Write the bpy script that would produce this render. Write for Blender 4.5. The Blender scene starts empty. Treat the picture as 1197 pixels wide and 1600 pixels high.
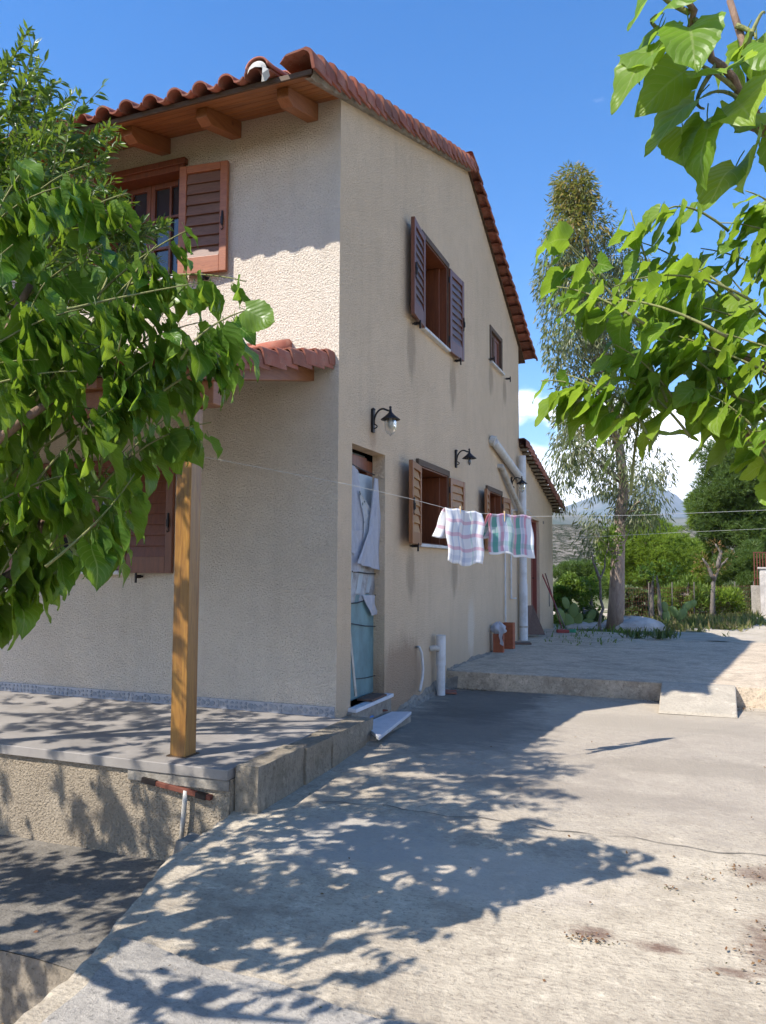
import bpy, math, random
import numpy as np
from mathutils import Vector, Matrix

S = bpy.context.scene
COL = S.collection
rnd = random.Random(7)

# ------------------------------------------------------------------ camera
CAM = np.array([2.549, -5.550, 1.158])
FPX, YAW, PITCH, ROLL = 1214.07, math.radians(-21.3226), math.radians(4.068), math.radians(0.237)
def cam_axes():
    cy, sy, cp, sp = math.cos(YAW), math.sin(YAW), math.cos(PITCH), math.sin(PITCH)
    f = np.array([sy*cp, cy*cp, sp]); r = np.array([cy, -sy, 0.0]); u = np.cross(r, f)
    cr, sr = math.cos(ROLL), math.sin(ROLL)
    return cr*r + sr*u, -sr*r + cr*u, f
RT, UP, FW = cam_axes()
cd = bpy.data.cameras.new('camera'); cam = bpy.data.objects.new('camera', cd); COL.objects.link(cam)
cd.sensor_fit = 'VERTICAL'; cd.sensor_height = 24.0; cd.lens = 24.0*FPX/1600.0
cd.clip_start = 0.05; cd.clip_end = 30000
mw = Matrix(((RT[0], UP[0], -FW[0], CAM[0]), (RT[1], UP[1], -FW[1], CAM[1]), (RT[2], UP[2], -FW[2], CAM[2]), (0, 0, 0, 1)))
cam.matrix_world = mw
S.camera = cam
# turning a measured direction of view into a place in the world
def ray(x, y): return FW + RT*(x-598.5)/FPX - UP*(y-800)/FPX
def at(x, y, d): return CAM + ray(x, y)*d
def onX(x, y, X=0.0): d = ray(x, y); return CAM + d*(X-CAM[0])/d[0]
def onY(x, y, Y=0.0): d = ray(x, y); return CAM + d*(Y-CAM[1])/d[1]
def onZ(x, y, Z=0.0): d = ray(x, y); return CAM + d*(Z-CAM[2])/d[2]
def proj(P):
    v = np.asarray(P)-CAM; z = v@FW
    return 598.5+FPX*(v@RT)/z, 800-FPX*(v@UP)/z, z

# ------------------------------------------------------------------ light
SUNV = Vector((-.535, -.70, 1.0)).normalized()
W = bpy.data.worlds.new('World'); S.world = W; W.use_nodes = True
nt = W.node_tree; nt.nodes.clear()
def N(nt, t, **k):
    n = nt.nodes.new(t)
    for a, b in k.items():
        if a.startswith('i_'): n.inputs[a[2:].replace('_', ' ')].default_value = b
        else: setattr(n, a, b)
    return n
out = N(nt, 'ShaderNodeOutputWorld'); bg = N(nt, 'ShaderNodeBackground'); bg.inputs[1].default_value = 0.114
sky = N(nt, 'ShaderNodeTexSky', sky_type='NISHITA', sun_disc=False)
sky.sun_elevation = math.asin(SUNV.z)
sky.sun_rotation = math.atan2(SUNV.x, SUNV.y)
sky.air_density = 1.0; sky.dust_density = 0.3; sky.ozone_density = 3.0
hsv = N(nt, 'ShaderNodeHueSaturation'); hsv.inputs['Saturation'].default_value = 1.36; hsv.inputs['Hue'].default_value = .505; hsv.inputs['Value'].default_value = 1.0
nt.links.new(sky.outputs[0], hsv.inputs['Color'])
tc = N(nt, 'ShaderNodeTexCoord'); mp = N(nt, 'ShaderNodeMapping'); mp.inputs['Scale'].default_value = (1, 1, 2.2); mp.inputs['Location'].default_value = (3.1, 0.4, 0.0)
nz = N(nt, 'ShaderNodeTexNoise'); nz.inputs['Scale'].default_value = 5.2; nz.inputs['Detail'].default_value = 7; nz.inputs['Roughness'].default_value = .52
nt.links.new(tc.outputs['Generated'], mp.inputs[0]); nt.links.new(mp.outputs[0], nz.inputs['Vector'])
sep = N(nt, 'ShaderNodeSeparateXYZ'); nt.links.new(tc.outputs['Generated'], sep.inputs[0])
band = N(nt, 'ShaderNodeValToRGB'); cr = band.color_ramp
cr.elements[0].position = .0; cr.elements[0].color = (.75, .75, .75, 1)
cr.elements[1].position = .30; cr.elements[1].color = (0, 0, 0, 1)
e = cr.elements.new(.12); e.color = (.72, .72, .72, 1); e = cr.elements.new(.20); e.color = (.55, .55, .55, 1)
nt.links.new(sep.outputs['Z'], band.inputs[0])
m1 = N(nt, 'ShaderNodeMath', operation='ADD'); nt.links.new(nz.outputs[0], m1.inputs[0])
m2 = N(nt, 'ShaderNodeMath', operation='MULTIPLY'); nt.links.new(band.outputs[0], m2.inputs[0]); m2.inputs[1].default_value = .42
nt.links.new(m2.outputs[0], m1.inputs[1])
cm = N(nt, 'ShaderNodeMapRange'); cm.inputs['From Min'].default_value = .67; cm.inputs['From Max'].default_value = .80; cm.interpolation_type = 'SMOOTHSTEP'
nt.links.new(m1.outputs[0], cm.inputs['Value'])
mix = N(nt, 'ShaderNodeMix', data_type='RGBA'); nt.links.new(cm.outputs[0], mix.inputs['Factor'])
nt.links.new(hsv.outputs[0], mix.inputs['A'])
cs = N(nt, 'ShaderNodeMix', data_type='RGBA'); nt.links.new(nz.outputs[0], cs.inputs['Factor'])
cs.inputs['A'].default_value = (15.0, 14.6, 14.4, 1); cs.inputs['B'].default_value = (8.5, 8.8, 9.6, 1)
nt.links.new(cs.outputs['Result'], mix.inputs['B'])
nt.links.new(mix.outputs['Result'], bg.inputs[0]); nt.links.new(bg.outputs[0], out.inputs[0])

sl = bpy.data.lights.new('sun', 'SUN'); sl.energy = 3.9; sl.angle = math.radians(.53); sl.color = (1.0, .95, .875)
so = bpy.data.objects.new('sun', sl); COL.objects.link(so); so.location = (-8, -10, 16)
so.rotation_euler = SUNV.to_track_quat('Z', 'Y').to_euler()
S.view_settings.view_transform = 'Standard'; S.view_settings.look = 'None'
S.view_settings.gamma = 1.0; S.view_settings.use_curve_mapping = False; S.view_settings.exposure = 1.18
S.render.engine = 'CYCLES'
S.cycles.max_bounces = 8; S.cycles.diffuse_bounces = 4; S.cycles.transparent_max_bounces = 8; S.cycles.caustics_reflective = False; S.cycles.caustics_refractive = False

# ------------------------------------------------------------------ helpers
def tag(o, label=None, cat=None, group=None, kind=None):
    if label: o['label'] = label
    if cat: o['category'] = cat
    if group: o['group'] = group
    if kind: o['kind'] = kind
    return o
def empty(name, loc, label=None, cat=None, group=None):
    o = bpy.data.objects.new(name, None); COL.objects.link(o); o.location = tuple(loc); o.empty_display_size = .1
    return tag(o, label, cat, group)
def origin_of(o):
    v = Vector((0, 0, 0))
    while o: v += o.location; o = o.parent
    return v
def copy_tree(o, parent=None, mats=None):
    c = o.copy(); COL.objects.link(c); c.parent = parent
    for ch in o.children: copy_tree(ch, c)
    return c

class MB:
    """collects vertices and faces in world metres"""
    def __init__(s): s.v = []; s.f = []; s.uv = {}
    def add(s, vs, fs):
        n = len(s.v); s.v += [tuple(map(float, p)) for p in vs]; s.f += [tuple(i+n for i in f) for f in fs]; return s
    def box(s, x0, x1, y0, y1, z0, z1):
        return s.add([(x0,y0,z0),(x1,y0,z0),(x1,y1,z0),(x0,y1,z0),(x0,y0,z1),(x1,y0,z1),(x1,y1,z1),(x0,y1,z1)],
            [(0,3,2,1),(4,5,6,7),(0,1,5,4),(1,2,6,5),(2,3,7,6),(3,0,4,7)])
    def obox(s, c, ax, ay, az):
        """box from centre and three half-extent vectors"""
        c, ax, ay, az = map(np.asarray, (c, ax, ay, az)); P = []
        for k in (-1, 1):
            for (i, j) in ((-1,-1),(1,-1),(1,1),(-1,1)): P.append(c+i*ax+j*ay+k*az)
        return s.add(P, [(0,3,2,1),(4,5,6,7),(0,1,5,4),(1,2,6,5),(2,3,7,6),(3,0,4,7)])
    def bar(s, a, b, w, h, up=(0,0,1)):
        a, b = np.asarray(a, float), np.asarray(b, float); d = b-a; L = np.linalg.norm(d); d = d/L
        sd = np.cross(d, up); sd /= np.linalg.norm(sd); u2 = np.cross(sd, d)
        return s.obox((a+b)/2, sd*w/2, d*L/2, u2*h/2)
    def tube(s, pts, rad, n=8, cap=True):
        pts = [np.asarray(p, float) for p in pts]
        if not hasattr(rad, '__len__'): rad = [rad]*len(pts)
        ref = None; base = len(s.v); V = []
        for i, p in enumerate(pts):
            t = pts[min(i+1, len(pts)-1)]-pts[max(i-1, 0)]; t = t/(np.linalg.norm(t)+1e-9)
            if ref is None:
                ref = np.cross(t, (0,0,1)) if abs(t[2]) < .9 else np.cross(t, (1,0,0))
            ref = ref - t*(ref@t); ref /= np.linalg.norm(ref)+1e-9; b = np.cross(t, ref)
            for k in range(n):
                a = 2*math.pi*k/n; V.append(p+rad[i]*(math.cos(a)*ref+math.sin(a)*b))
        F = []
        for i in range(len(pts)-1):
            for k in range(n):
                k2 = (k+1) % n; F.append((i*n+k, i*n+k2, (i+1)*n+k2, (i+1)*n+k))
        if cap: F.append(tuple(range(n-1, -1, -1))); F.append(tuple((len(pts)-1)*n+k for k in range(n)))
        return s.add(V, F)
    def lathe(s, c, prof, n=16, axis=(0,0,1)):
        """prof: list of (radius, height)"""
        c = np.asarray(c, float); V = []; F = []
        for (r, h) in prof:
            for k in range(n):
                a = 2*math.pi*k/n; V.append(c+np.array([r*math.cos(a), r*math.sin(a), h]))
        for i in range(len(prof)-1):
            for k in range(n):
                k2 = (k+1) % n; F.append((i*n+k, i*n+k2, (i+1)*n+k2, (i+1)*n+k))
        return s.add(V, F)
    def grid(s, fn, nu, nv, flip=False):
        V = [fn(i/nu, j/nv) for j in range(nv+1) for i in range(nu+1)]; F = []
        for j in range(nv):
            for i in range(nu):
                a = j*(nu+1)+i; q = (a, a+1, a+nu+2, a+nu+1); F.append(q[::-1] if flip else q)
        return s.add(V, F)
    def obj(s, name, mat, parent=None, smooth=False, bevel=0.0, uvfn=None, thick=0.0, local=False):
        me = bpy.data.meshes.new(name)
        o0 = (0,0,0) if (parent is None or local) else tuple(origin_of(parent))
        if parent is None and not local:
            a = np.array(s.v); c = (a.min(0)+a.max(0))/2; c[2] = a[:,2].min(); o0 = tuple(c)
        vs = [(p[0]-o0[0], p[1]-o0[1], p[2]-o0[2]) for p in s.v]
        me.from_pydata(vs, [], s.f); me.update()
        if uvfn:
            ul = me.uv_layers.new(name='UVMap')
            for l in me.loops: ul.data[l.index].uv = uvfn(s.v[l.vertex_index], l.vertex_index)
        if smooth: me.polygons.foreach_set('use_smooth', [True]*len(me.polygons))
        me.materials.append(mat)
        o = bpy.data.objects.new(name, me); COL.objects.link(o)
        if parent is None: o.location = o0
        o.parent = parent
        if thick:
            m = o.modifiers.new('solid', 'SOLIDIFY'); m.thickness = thick; m.offset = 0
        if bevel:
            m = o.modifiers.new('bevel', 'BEVEL'); m.width = bevel; m.segments = 2; m.limit_method = 'ANGLE'
        return o

def np_mesh(name, V, F, mat, UV=None, smooth=False):
    """V (n,3), F (m,k) all faces of the same size"""
    me = bpy.data.meshes.new(name); n, m, k = len(V), len(F), F.shape[1]
    me.vertices.add(n); me.vertices.foreach_set('co', np.ascontiguousarray(V, dtype=np.float32).ravel())
    me.loops.add(m*k); me.loops.foreach_set('vertex_index', np.ascontiguousarray(F, dtype=np.int32).ravel())
    me.polygons.add(m); me.polygons.foreach_set('loop_start', np.arange(0, m*k, k, dtype=np.int32))
    me.polygons.foreach_set('loop_total', np.full(m, k, dtype=np.int32))
    if smooth: me.polygons.foreach_set('use_smooth', np.ones(m, dtype=bool))
    me.update(calc_edges=True)
    if UV is not None:
        ul = me.uv_layers.new(name='UVMap'); ul.data.foreach_set('uv', np.ascontiguousarray(UV[F.ravel()], dtype=np.float32).ravel())
    me.materials.append(mat); me.validate()
    return me
def scatter(name, tv, tf, P, Rm, Sc, mat, parent=None, tuv=None, smooth=False):
    """many copies of one small template joined into one mesh"""
    P = np.asarray(P, float); n = len(P); k = len(tv); o0 = np.array(origin_of(parent)) if parent else np.zeros(3)
    Sc = np.asarray(Sc, float)
    if Sc.ndim == 1: Sc = np.repeat(Sc[:, None], 3, 1)
    V = np.einsum('nij,nkj->nki', Rm, tv[None]*Sc[:, None, :]) + (P-o0)[:, None, :]
    F = (tf[None]+(np.arange(n)*k)[:, None, None]).reshape(-1, tf.shape[1])
    UV = np.tile(tuv, (n, 1)) if tuv is not None else None
    o = bpy.data.objects.new(name, np_mesh(name, V.reshape(-1, 3), F, mat, UV, smooth)); COL.objects.link(o); o.parent = parent
    return o
def frames(dirs, ups):
    """rotation matrices whose y axis is dirs and whose z axis is near ups"""
    d = dirs/np.linalg.norm(dirs, axis=1, keepdims=True)
    x = np.cross(d, ups); x /= np.linalg.norm(x, axis=1, keepdims=True)+1e-9; z = np.cross(x, d)
    return np.stack([x, d, z], axis=2)

# ------------------------------------------------------------------ materials
def mat(name, color=(.5,.5,.5), rough=.7, metal=0.0, spec=.5):
    m = bpy.data.materials.new(name); m.use_nodes = True
    b = m.node_tree.nodes['Principled BSDF']; b.inputs['Base Color'].default_value = (*color, 1)
    b.inputs['Roughness'].default_value = rough; b.inputs['Metallic'].default_value = metal
    b.inputs['Specular IOR Level'].default_value = spec
    return m, m.node_tree, b
def coords(nt, kind='Object', scale=(1,1,1), rot=(0,0,0), loc=(0,0,0)):
    t = N(nt, 'ShaderNodeTexCoord'); m = N(nt, 'ShaderNodeMapping'); m.inputs['Scale'].default_value = scale
    m.inputs['Rotation'].default_value = rot; m.inputs['Location'].default_value = loc
    nt.links.new(t.outputs[kind], m.inputs[0]); return m.outputs[0]
def world_coords(nt, scale=(1,1,1), rot=(0,0,0), loc=(0,0,0)):
    g = N(nt, 'ShaderNodeNewGeometry'); m = N(nt, 'ShaderNodeMapping'); m.inputs['Scale'].default_value = scale
    m.inputs['Rotation'].default_value = rot; m.inputs['Location'].default_value = loc
    nt.links.new(g.outputs['Position'], m.inputs[0]); return m.outputs[0]
def noise(nt, vec, scale, detail=6, rough=.6, dist=0.0):
    n = N(nt, 'ShaderNodeTexNoise'); n.inputs['Scale'].default_value = scale; n.inputs['Detail'].default_value = detail
    n.inputs['Roughness'].default_value = rough; n.inputs['Distortion'].default_value = dist
    nt.links.new(vec, n.inputs['Vector']); return n.outputs[0]
def ramp(nt, fac, stops):
    r = N(nt, 'ShaderNodeValToRGB'); el = r.color_ramp.elements
    el[0].position = stops[0][0]; el[0].color = (*stops[0][1], 1); el[1].position = stops[-1][0]; el[1].color = (*stops[-1][1], 1)
    for p, c in stops[1:-1]: x = el.new(p); x.color = (*c, 1)
    nt.links.new(fac, r.inputs[0]); return r.outputs[0]
def maprange(nt, v, a, b, c=0.0, d=1.0):
    m = N(nt, 'ShaderNodeMapRange'); nt.links.new(v, m.inputs['Value'])
    for k, x in (('From Min', a), ('From Max', b), ('To Min', c), ('To Max', d)): m.inputs[k].default_value = x
    return m.outputs[0]
def mixc(nt, f, a, b, blend='MIX'):
    m = N(nt, 'ShaderNodeMix', data_type='RGBA', blend_type=blend)
    for k, v in (('Factor', f), ('A', a), ('B', b)):
        if isinstance(v, (float, int)): m.inputs[k].default_value = v
        elif isinstance(v, tuple): m.inputs[k].default_value = (*v, 1)
        else: nt.links.new(v, m.inputs[k])
    return m.outputs['Result']
def math2(nt, op, a, b=None):
    m = N(nt, 'ShaderNodeMath', operation=op)
    for i, v in enumerate((a, b)):
        if v is None: continue
        if isinstance(v, (float, int)): m.inputs[i].default_value = v
        else: nt.links.new(v, m.inputs[i])
    return m.outputs[0]
def bump(nt, b, h, strength=.5, dist=.01, chain=None):
    n = N(nt, 'ShaderNodeBump'); n.inputs['Strength'].default_value = strength; n.inputs['Distance'].default_value = dist
    nt.links.new(h, n.inputs['Height'])
    if chain is not None: nt.links.new(chain, n.inputs['Normal'])
    if b is not None: nt.links.new(n.outputs[0], b.inputs['Normal'])
    return n.outputs[0]

def stucco(name, base, dark, coarse=55.0, dist=.012, stains=True, basedirt=True):
    m, nt, b = mat(name, base, .93, spec=.2)
    w = world_coords(nt)
    big = noise(nt, w, .9, 5, .6); mid = noise(nt, w, 6, 5, .65); fine = noise(nt, w, coarse, 3, .6)
    c = mixc(nt, maprange(nt, big, .35, .7), base, dark)
    c = mixc(nt, maprange(nt, mid, .45, .8, 0, .35), c, tuple(x*.78 for x in dark))
    c = mixc(nt, maprange(nt, fine, .35, .62, .38, 0), c, tuple(x*.70 for x in dark))
    if stains:
        st = noise(nt, world_coords(nt, (5, 5, .55)), 1.0, 7, .68)
        c = mixc(nt, maprange(nt, st, .50, .76, 0, .24), c, tuple(x*.62 for x in dark))
        if basedirt:
            s = N(nt, 'ShaderNodeSeparateXYZ'); nt.links.new(w, s.inputs[0])
            k = math2(nt, 'ADD', s.outputs['Z'], math2(nt, 'MULTIPLY', mid, .9))
            c = mixc(nt, maprange(nt, k, .25, 1.1, .55, 0), c, (.40, .30, .215))
    if stains and basedirt:
        def patch(y, z, ry, rz, col, amt, c, thr=1.3):
            dy = math2(nt, 'DIVIDE', math2(nt, 'SUBTRACT', s.outputs['Y'], y), ry); dz = math2(nt, 'DIVIDE', math2(nt, 'SUBTRACT', s.outputs['Z'], z), rz)
            r = math2(nt, 'SQRT', math2(nt, 'ADD', math2(nt, 'MULTIPLY', dy, dy), math2(nt, 'MULTIPLY', dz, dz)))
            return mixc(nt, maprange(nt, math2(nt, 'ADD', r, math2(nt, 'MULTIPLY', noise(nt, world_coords(nt, (9, 9, 1.6)), 1.3, 6, .7), 1.2)), thr, thr+.5, amt, 0), c, col)
        c = patch(4.05, .42, .16, .36, (.72, .62, .50), .7, c)
        for (yy, zz, rr) in ((1.75, 3.35, .35), (3.25, 3.35, .35), (1.75, 1.1, .3), (3.3, 1.1, .3), (5.2, 3.85, .25), (6.1, 3.85, .25)): c = patch(yy, zz, .16, rr, (.27, .20, .14), .5, c, 1.15)
        c = patch(1.5, .1, .5, .32, (.30, .19, .12), .6, c, 1.5); c = patch(.72, 2.33, .10, .2, (.40, .25, .17), .4, c, 1.2)
    nt.links.new(c, b.inputs['Base Color'])
    v = N(nt, 'ShaderNodeTexVoronoi', feature='SMOOTH_F1'); v.inputs['Scale'].default_value = coarse*.9; nt.links.new(w, v.inputs['Vector'])
    h = math2(nt, 'ADD', math2(nt, 'MULTIPLY', v.outputs['Distance'], -.6), noise(nt, w, coarse*.6, 6, .75, .2))
    h = math2(nt, 'ADD', h, maprange(nt, noise(nt, w, coarse*.8, 2, .5), .30, .44, -.7, 0))
    bump(nt, b, h, 1.0, dist)
    return m
M = {}
M['stucco_front'] = stucco('stucco_front', (.85, .75, .62), (.76, .65, .52), 105, .017, True, False)  # lighter, more neutral copy of the house stucco; sunlit brightness is in its colour
M['stucco_side'] = stucco('stucco_side', (.775, .60, .415), (.69, .53, .36), 95, .011)  # warmer copy of the same stucco, tinted to offset the blue shade
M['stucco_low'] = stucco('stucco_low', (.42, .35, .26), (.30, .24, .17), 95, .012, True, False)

def tile_mat(name, base, dark, light):
    m, nt, b = mat(name, base, .85, spec=.25)
    w = world_coords(nt); oi = N(nt, 'ShaderNodeObjectInfo'); gi = N(nt, 'ShaderNodeNewGeometry')
    r = math2(nt, 'FRACT', math2(nt, 'ADD', oi.outputs['Random'], gi.outputs['Random Per Island']))
    c = mixc(nt, r, dark, base)
    c = mixc(nt, maprange(nt, noise(nt, w, 7, 6, .65), .45, .75), c, light)
    c = mixc(nt, maprange(nt, noise(nt, w, 14, 8, .8), .50, .68, 0, .75), c, (.085, .05, .035))
    c = mixc(nt, maprange(nt, noise(nt, w, 38, 4, .6), .64, .72, 0, .7), c, (.42, .36, .26))
    nt.links.new(c, b.inputs['Base Color']); bump(nt, b, noise(nt, w, 90, 4, .7), .5, .004); return m
M['tile'] = tile_mat('roof_tile', (.37, .125, .08), (.22, .075, .05), (.46, .22, .155))
M['tile_old'] = tile_mat('roof_tile_weathered', (.27, .105, .068), (.17, .07, .05), (.36, .15, .10))
M['mortar'] = mat('mortar', (.5, .48, .43), .95)[0]
def wood_mat(name, c1, c2, rough=.45, axis='Z', scale=1.0, coat=.2, weather=None):
    m, nt, b = mat(name, c1, rough, spec=.4)
    sc = {'X': (2.5, 30, 30), 'Y': (30, 2.5, 30), 'Z': (30, 30, 2.5)}[axis]
    w = world_coords(nt, tuple(x*scale for x in sc))
    n = noise(nt, w, 1.0, 6, .65, .8); f = noise(nt, w, 5.0, 4, .6)
    c = mixc(nt, maprange(nt, n, .35, .68), c1, c2); c = mixc(nt, maprange(nt, f, .5, .8, 0, .6), c, tuple(x*.4 for x in c2))
    kn = N(nt, 'ShaderNodeTexVoronoi'); kn.inputs['Scale'].default_value = 3.2; nt.links.new(world_coords(nt), kn.inputs['Vector'])
    c = mixc(nt, maprange(nt, kn.outputs['Distance'], .03, .10, .8, 0), c, tuple(x*.35 for x in c2))
    if weather: c = mixc(nt, maprange(nt, noise(nt, world_coords(nt), 3.0, 5, .6), .45, .7, 0, .8), c, weather)
    nt.links.new(c, b.inputs['Base Color']); b.inputs['Coat Weight'].default_value = coat; b.inputs['Coat Roughness'].default_value = .35
    bump(nt, b, n, .35, .003); return m
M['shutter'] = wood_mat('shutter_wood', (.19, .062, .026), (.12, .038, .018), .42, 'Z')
M['shutter_orange'] = wood_mat('shutter_wood_orange', (.36, .125, .045), (.26, .08, .03), .42, 'X')  # brighter, more orange than the plain shutter wood
M['shutter_slat'] = wood_mat('shutter_slat_wood', (.20, .10, .065), (.145, .07, .045), .55, 'X', coat=0)
M['shutter_honey'] = wood_mat('shutter_wood_honey', (.30, .115, .03), (.20, .07, .022), .45, 'Z')
M['shutter_yellow'] = wood_mat('shutter_wood_yellow', (.40, .195, .045), (.29, .13, .03), .5, 'Y')
M['slat_purple'] = wood_mat('slat_wood_dull', (.17, .10, .085), (.12, .065, .055), .38, 'Y')
M['frame'] = wood_mat('window_wood', (.21, .062, .022), (.12, .035, .014), .45, 'Z')
M['frame_grey'] = wood_mat('weathered_wood', (.13, .085, .055), (.08, .05, .032), .75, 'Y', coat=0)
M['post'] = wood_mat('post_pine', (.34, .17, .032), (.17, .07, .014), .38, 'Z', .8, .4)
M['eave'] = wood_mat('eave_pine', (.36, .145, .045), (.17, .062, .02), .5, 'X', .8)
M['rafter'] = wood_mat('rafter_pine', (.29, .115, .04), (.21, .07, .02), .5, 'Y', .8)
M['fascia'] = wood_mat('fascia_dark', (.11, .065, .035), (.06, .035, .02), .7, 'X', coat=0)
M['door'] = mat('door_paint', (.23, .06, .04), .6)[0]
M['board'] = wood_mat('old_board', (.17, .10, .07), (.11, .065, .045), .8, 'Z', coat=0)
M['iron'] = mat('black_iron', (.018, .013, .012), .45, .3)[0]
M['rust'] = mat('rusty_iron', (.16, .05, .03), .8, .2)[0]
def speck(name, c1, c2, scale, rough, lo=.45, hi=.65, bd=.002, bs=.4, spec=.4):
    m, nt, b = mat(name, c1, rough, spec=spec); w = world_coords(nt)
    n = noise(nt, w, scale, 6, .65); nt.links.new(mixc(nt, maprange(nt, n, lo, hi), c1, c2), b.inputs['Base Color'])
    bump(nt, b, n, bs, bd); return m
M['pvc'] = speck('white_pipe', (.62, .62, .62), (.50, .49, .47), 6, .4)
M['pvc_old'] = speck('stained_pipe', (.50, .47, .42), (.36, .32, .26), 9, .6)
M['marble'] = speck('marble', (.66, .66, .69), (.55, .56, .60), 9, .35)
M['sill'] = speck('sill_marble', (.60, .585, .56), (.46, .44, .41), 14, .5)
M['brick'] = speck('terracotta_brick', (.36, .11, .05), (.28, .085, .045), 18, .9)
M['cement'] = speck('rough_cement', (.30, .27, .225), (.19, .165, .135), 11, .95, .4, .65, .02, .9)
M['stone'] = speck('pale_stone', (.55, .50, .45), (.40, .36, .32), 5, .9, .4, .6, .02, .8)
M['grout'] = speck('grout', (.42, .42, .44), (.34, .34, .36), 30, .9)
m, nt_, b_ = mat('glass', (.03, .035, .045), .04, spec=.9); M['glass'] = m
m, nt_, b_ = mat('lamp_glass', (.75, .72, .62), .05); b_.inputs['Transmission Weight'].default_value = .85; b_.inputs['Alpha'].default_value = .6; M['lamp_glass'] = m
M['bulb'] = mat('bulb_white', (.7, .7, .66), .3)[0]
M['dark'] = mat('room_dark', (.02, .014, .011), .9)[0]
M['net'] = mat('window_curtain', (.42, .46, .55), .9)[0]

def fabric(name, c, trans=.25, rough=.9):
    m, nt, b = mat(name, c, rough, spec=.15)
    t = N(nt, 'ShaderNodeBsdfTranslucent'); t.inputs[0].default_value = (*c, 1)
    mx = N(nt, 'ShaderNodeMixShader'); mx.inputs[0].default_value = trans
    o = [n for n in nt.nodes if n.type == 'OUTPUT_MATERIAL'][0]
    nt.links.new(b.outputs[0], mx.inputs[1]); nt.links.new(t.outputs[0], mx.inputs[2]); nt.links.new(mx.outputs[0], o.inputs[0])
    return m, nt, b, t
M['bag'] = fabric('white_plastic', (.62, .62, .66), .3, .5)[0]
m, nt, b, t = fabric('curtain_white', (.50, .515, .56), .2)
nn = noise(nt, world_coords(nt), 30, 3, .6); c = mixc(nt, maprange(nn, .5, .7) if False else maprange(nt, nn, .3, .7, 0, .35), (.54, .55, .60), (.40, .41, .46)); nt.links.new(c, b.inputs['Base Color']); bump(nt, b, noise(nt, world_coords(nt, (1, 1, .45)), 14, 5, .6, .6), 1.0, .03); M['curtain'] = m
m, nt, b, t = fabric('curtain_dotted', (.50, .52, .54), .2)
v = N(nt, 'ShaderNodeTexVoronoi'); v.inputs['Scale'].default_value = 26; nt.links.new(world_coords(nt, (1, 1, .6)), v.inputs['Vector'])
c = mixc(nt, maprange(nt, v.outputs['Distance'], .20, .26), (.12, .17, .18), (.54, .56, .58)); nt.links.new(c, b.inputs['Base Color']); bump(nt, b, noise(nt, world_coords(nt, (1, 1, .5)), 14, 5, .6, .6), 1.0, .025); M['curtain_dot'] = m
m, nt, b = mat('plastic_grey', (.30, .31, .33), .35)
nn = noise(nt, world_coords(nt), 8, 6, .7); c = mixc(nt, maprange(nt, nn, .42, .62), (.36, .37, .39), (.20, .195, .19)); nt.links.new(c, b.inputs['Base Color']); bump(nt, b, nn, .8, .03); M['plastic'] = m
m, nt, b = mat('turquoise_board', (.11, .22, .25), .55)
nn = noise(nt, world_coords(nt, (1, 1, .5)), 5, 6, .7); c = mixc(nt, maprange(nt, nn, .4, .66), (.15, .27, .29), (.09, .165, .18)); nt.links.new(c, b.inputs['Base Color']); M['turq'] = m
M['paleblue'] = speck('pale_blue_sheet', (.38, .44, .48), (.30, .36, .40), 5, .5)

def towel_mat(name, ground, sts, hts):
    """woven checks: sts stripes along the length, hts bands across"""
    m, nt, b, t = fabric(name, ground, .3)
    tcn = N(nt, 'ShaderNodeUVMap'); sp = N(nt, 'ShaderNodeSeparateXYZ'); nt.links.new(tcn.outputs[0], sp.inputs[0])
    def band(axis, pos, wid):
        d = math2(nt, 'ABSOLUTE', math2(nt, 'SUBTRACT', sp.outputs[axis], pos)); return maprange(nt, d, wid, wid*.8, 0, 1)
    c = None; prev = ground
    for p, wd, col, a in sts: prev = mixc(nt, math2(nt, 'MULTIPLY', band('X', p, wd), a), prev, col)
    for p, wd, col, a in hts: prev = mixc(nt, math2(nt, 'MULTIPLY', band('Y', p, wd), a), prev, col)
    nt.links.new(prev, b.inputs['Base Color']); nt.links.new(prev, t.inputs[0]); return m
pk, gr, bl, yl, wh = (.70, .25, .38), (.10, .38, .31), (.32, .38, .55), (.62, .60, .32), (.86, .86, .88)
M['towel1'] = towel_mat('pink_check_cloth', (.86, .86, .88),
    [(.15, .03, bl, .4), (.32, .02, bl, .45), (.5, .035, bl, .35), (.68, .02, gr, .35), (.82, .03, bl, .4)],
    [(.13, .022, pk, .45), (.33, .022, pk, .45), (.50, .022, pk, .45), (.66, .025, pk, .45), (.82, .022, pk, .45), (.93, .03, bl, .25)])
M['towel2'] = towel_mat('green_stripe_cloth', (.66, .66, .74),
    [(.02, .03, (.72, .3, .35), .9), (.12, .05, gr, .85), (.26, .04, pk, .6), (.34, .03, bl, .8), (.42, .05, gr, .55), (.52, .03, yl, .7), (.6, .04, pk, .6), (.68, .05, gr, .85), (.78, .03, bl, .6), (.86, .03, pk, .7), (.95, .05, wh, .9)],
    [(.15, .05, wh, .35), (.40, .03, pk, .35), (.62, .05, wh, .35), (.84, .04, gr, .3), (.98, .02, wh, 1.0), (.02, .02, wh, 1.0)])
M['rope'] = mat('cord', (.55, .53, .48), .7)[0]
M['peg'] = mat('peg_wood', (.50, .36, .20), .7)[0]
M['string'] = mat('dark_string_and_gap', (.03, .03, .035), .7)[0]

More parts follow.
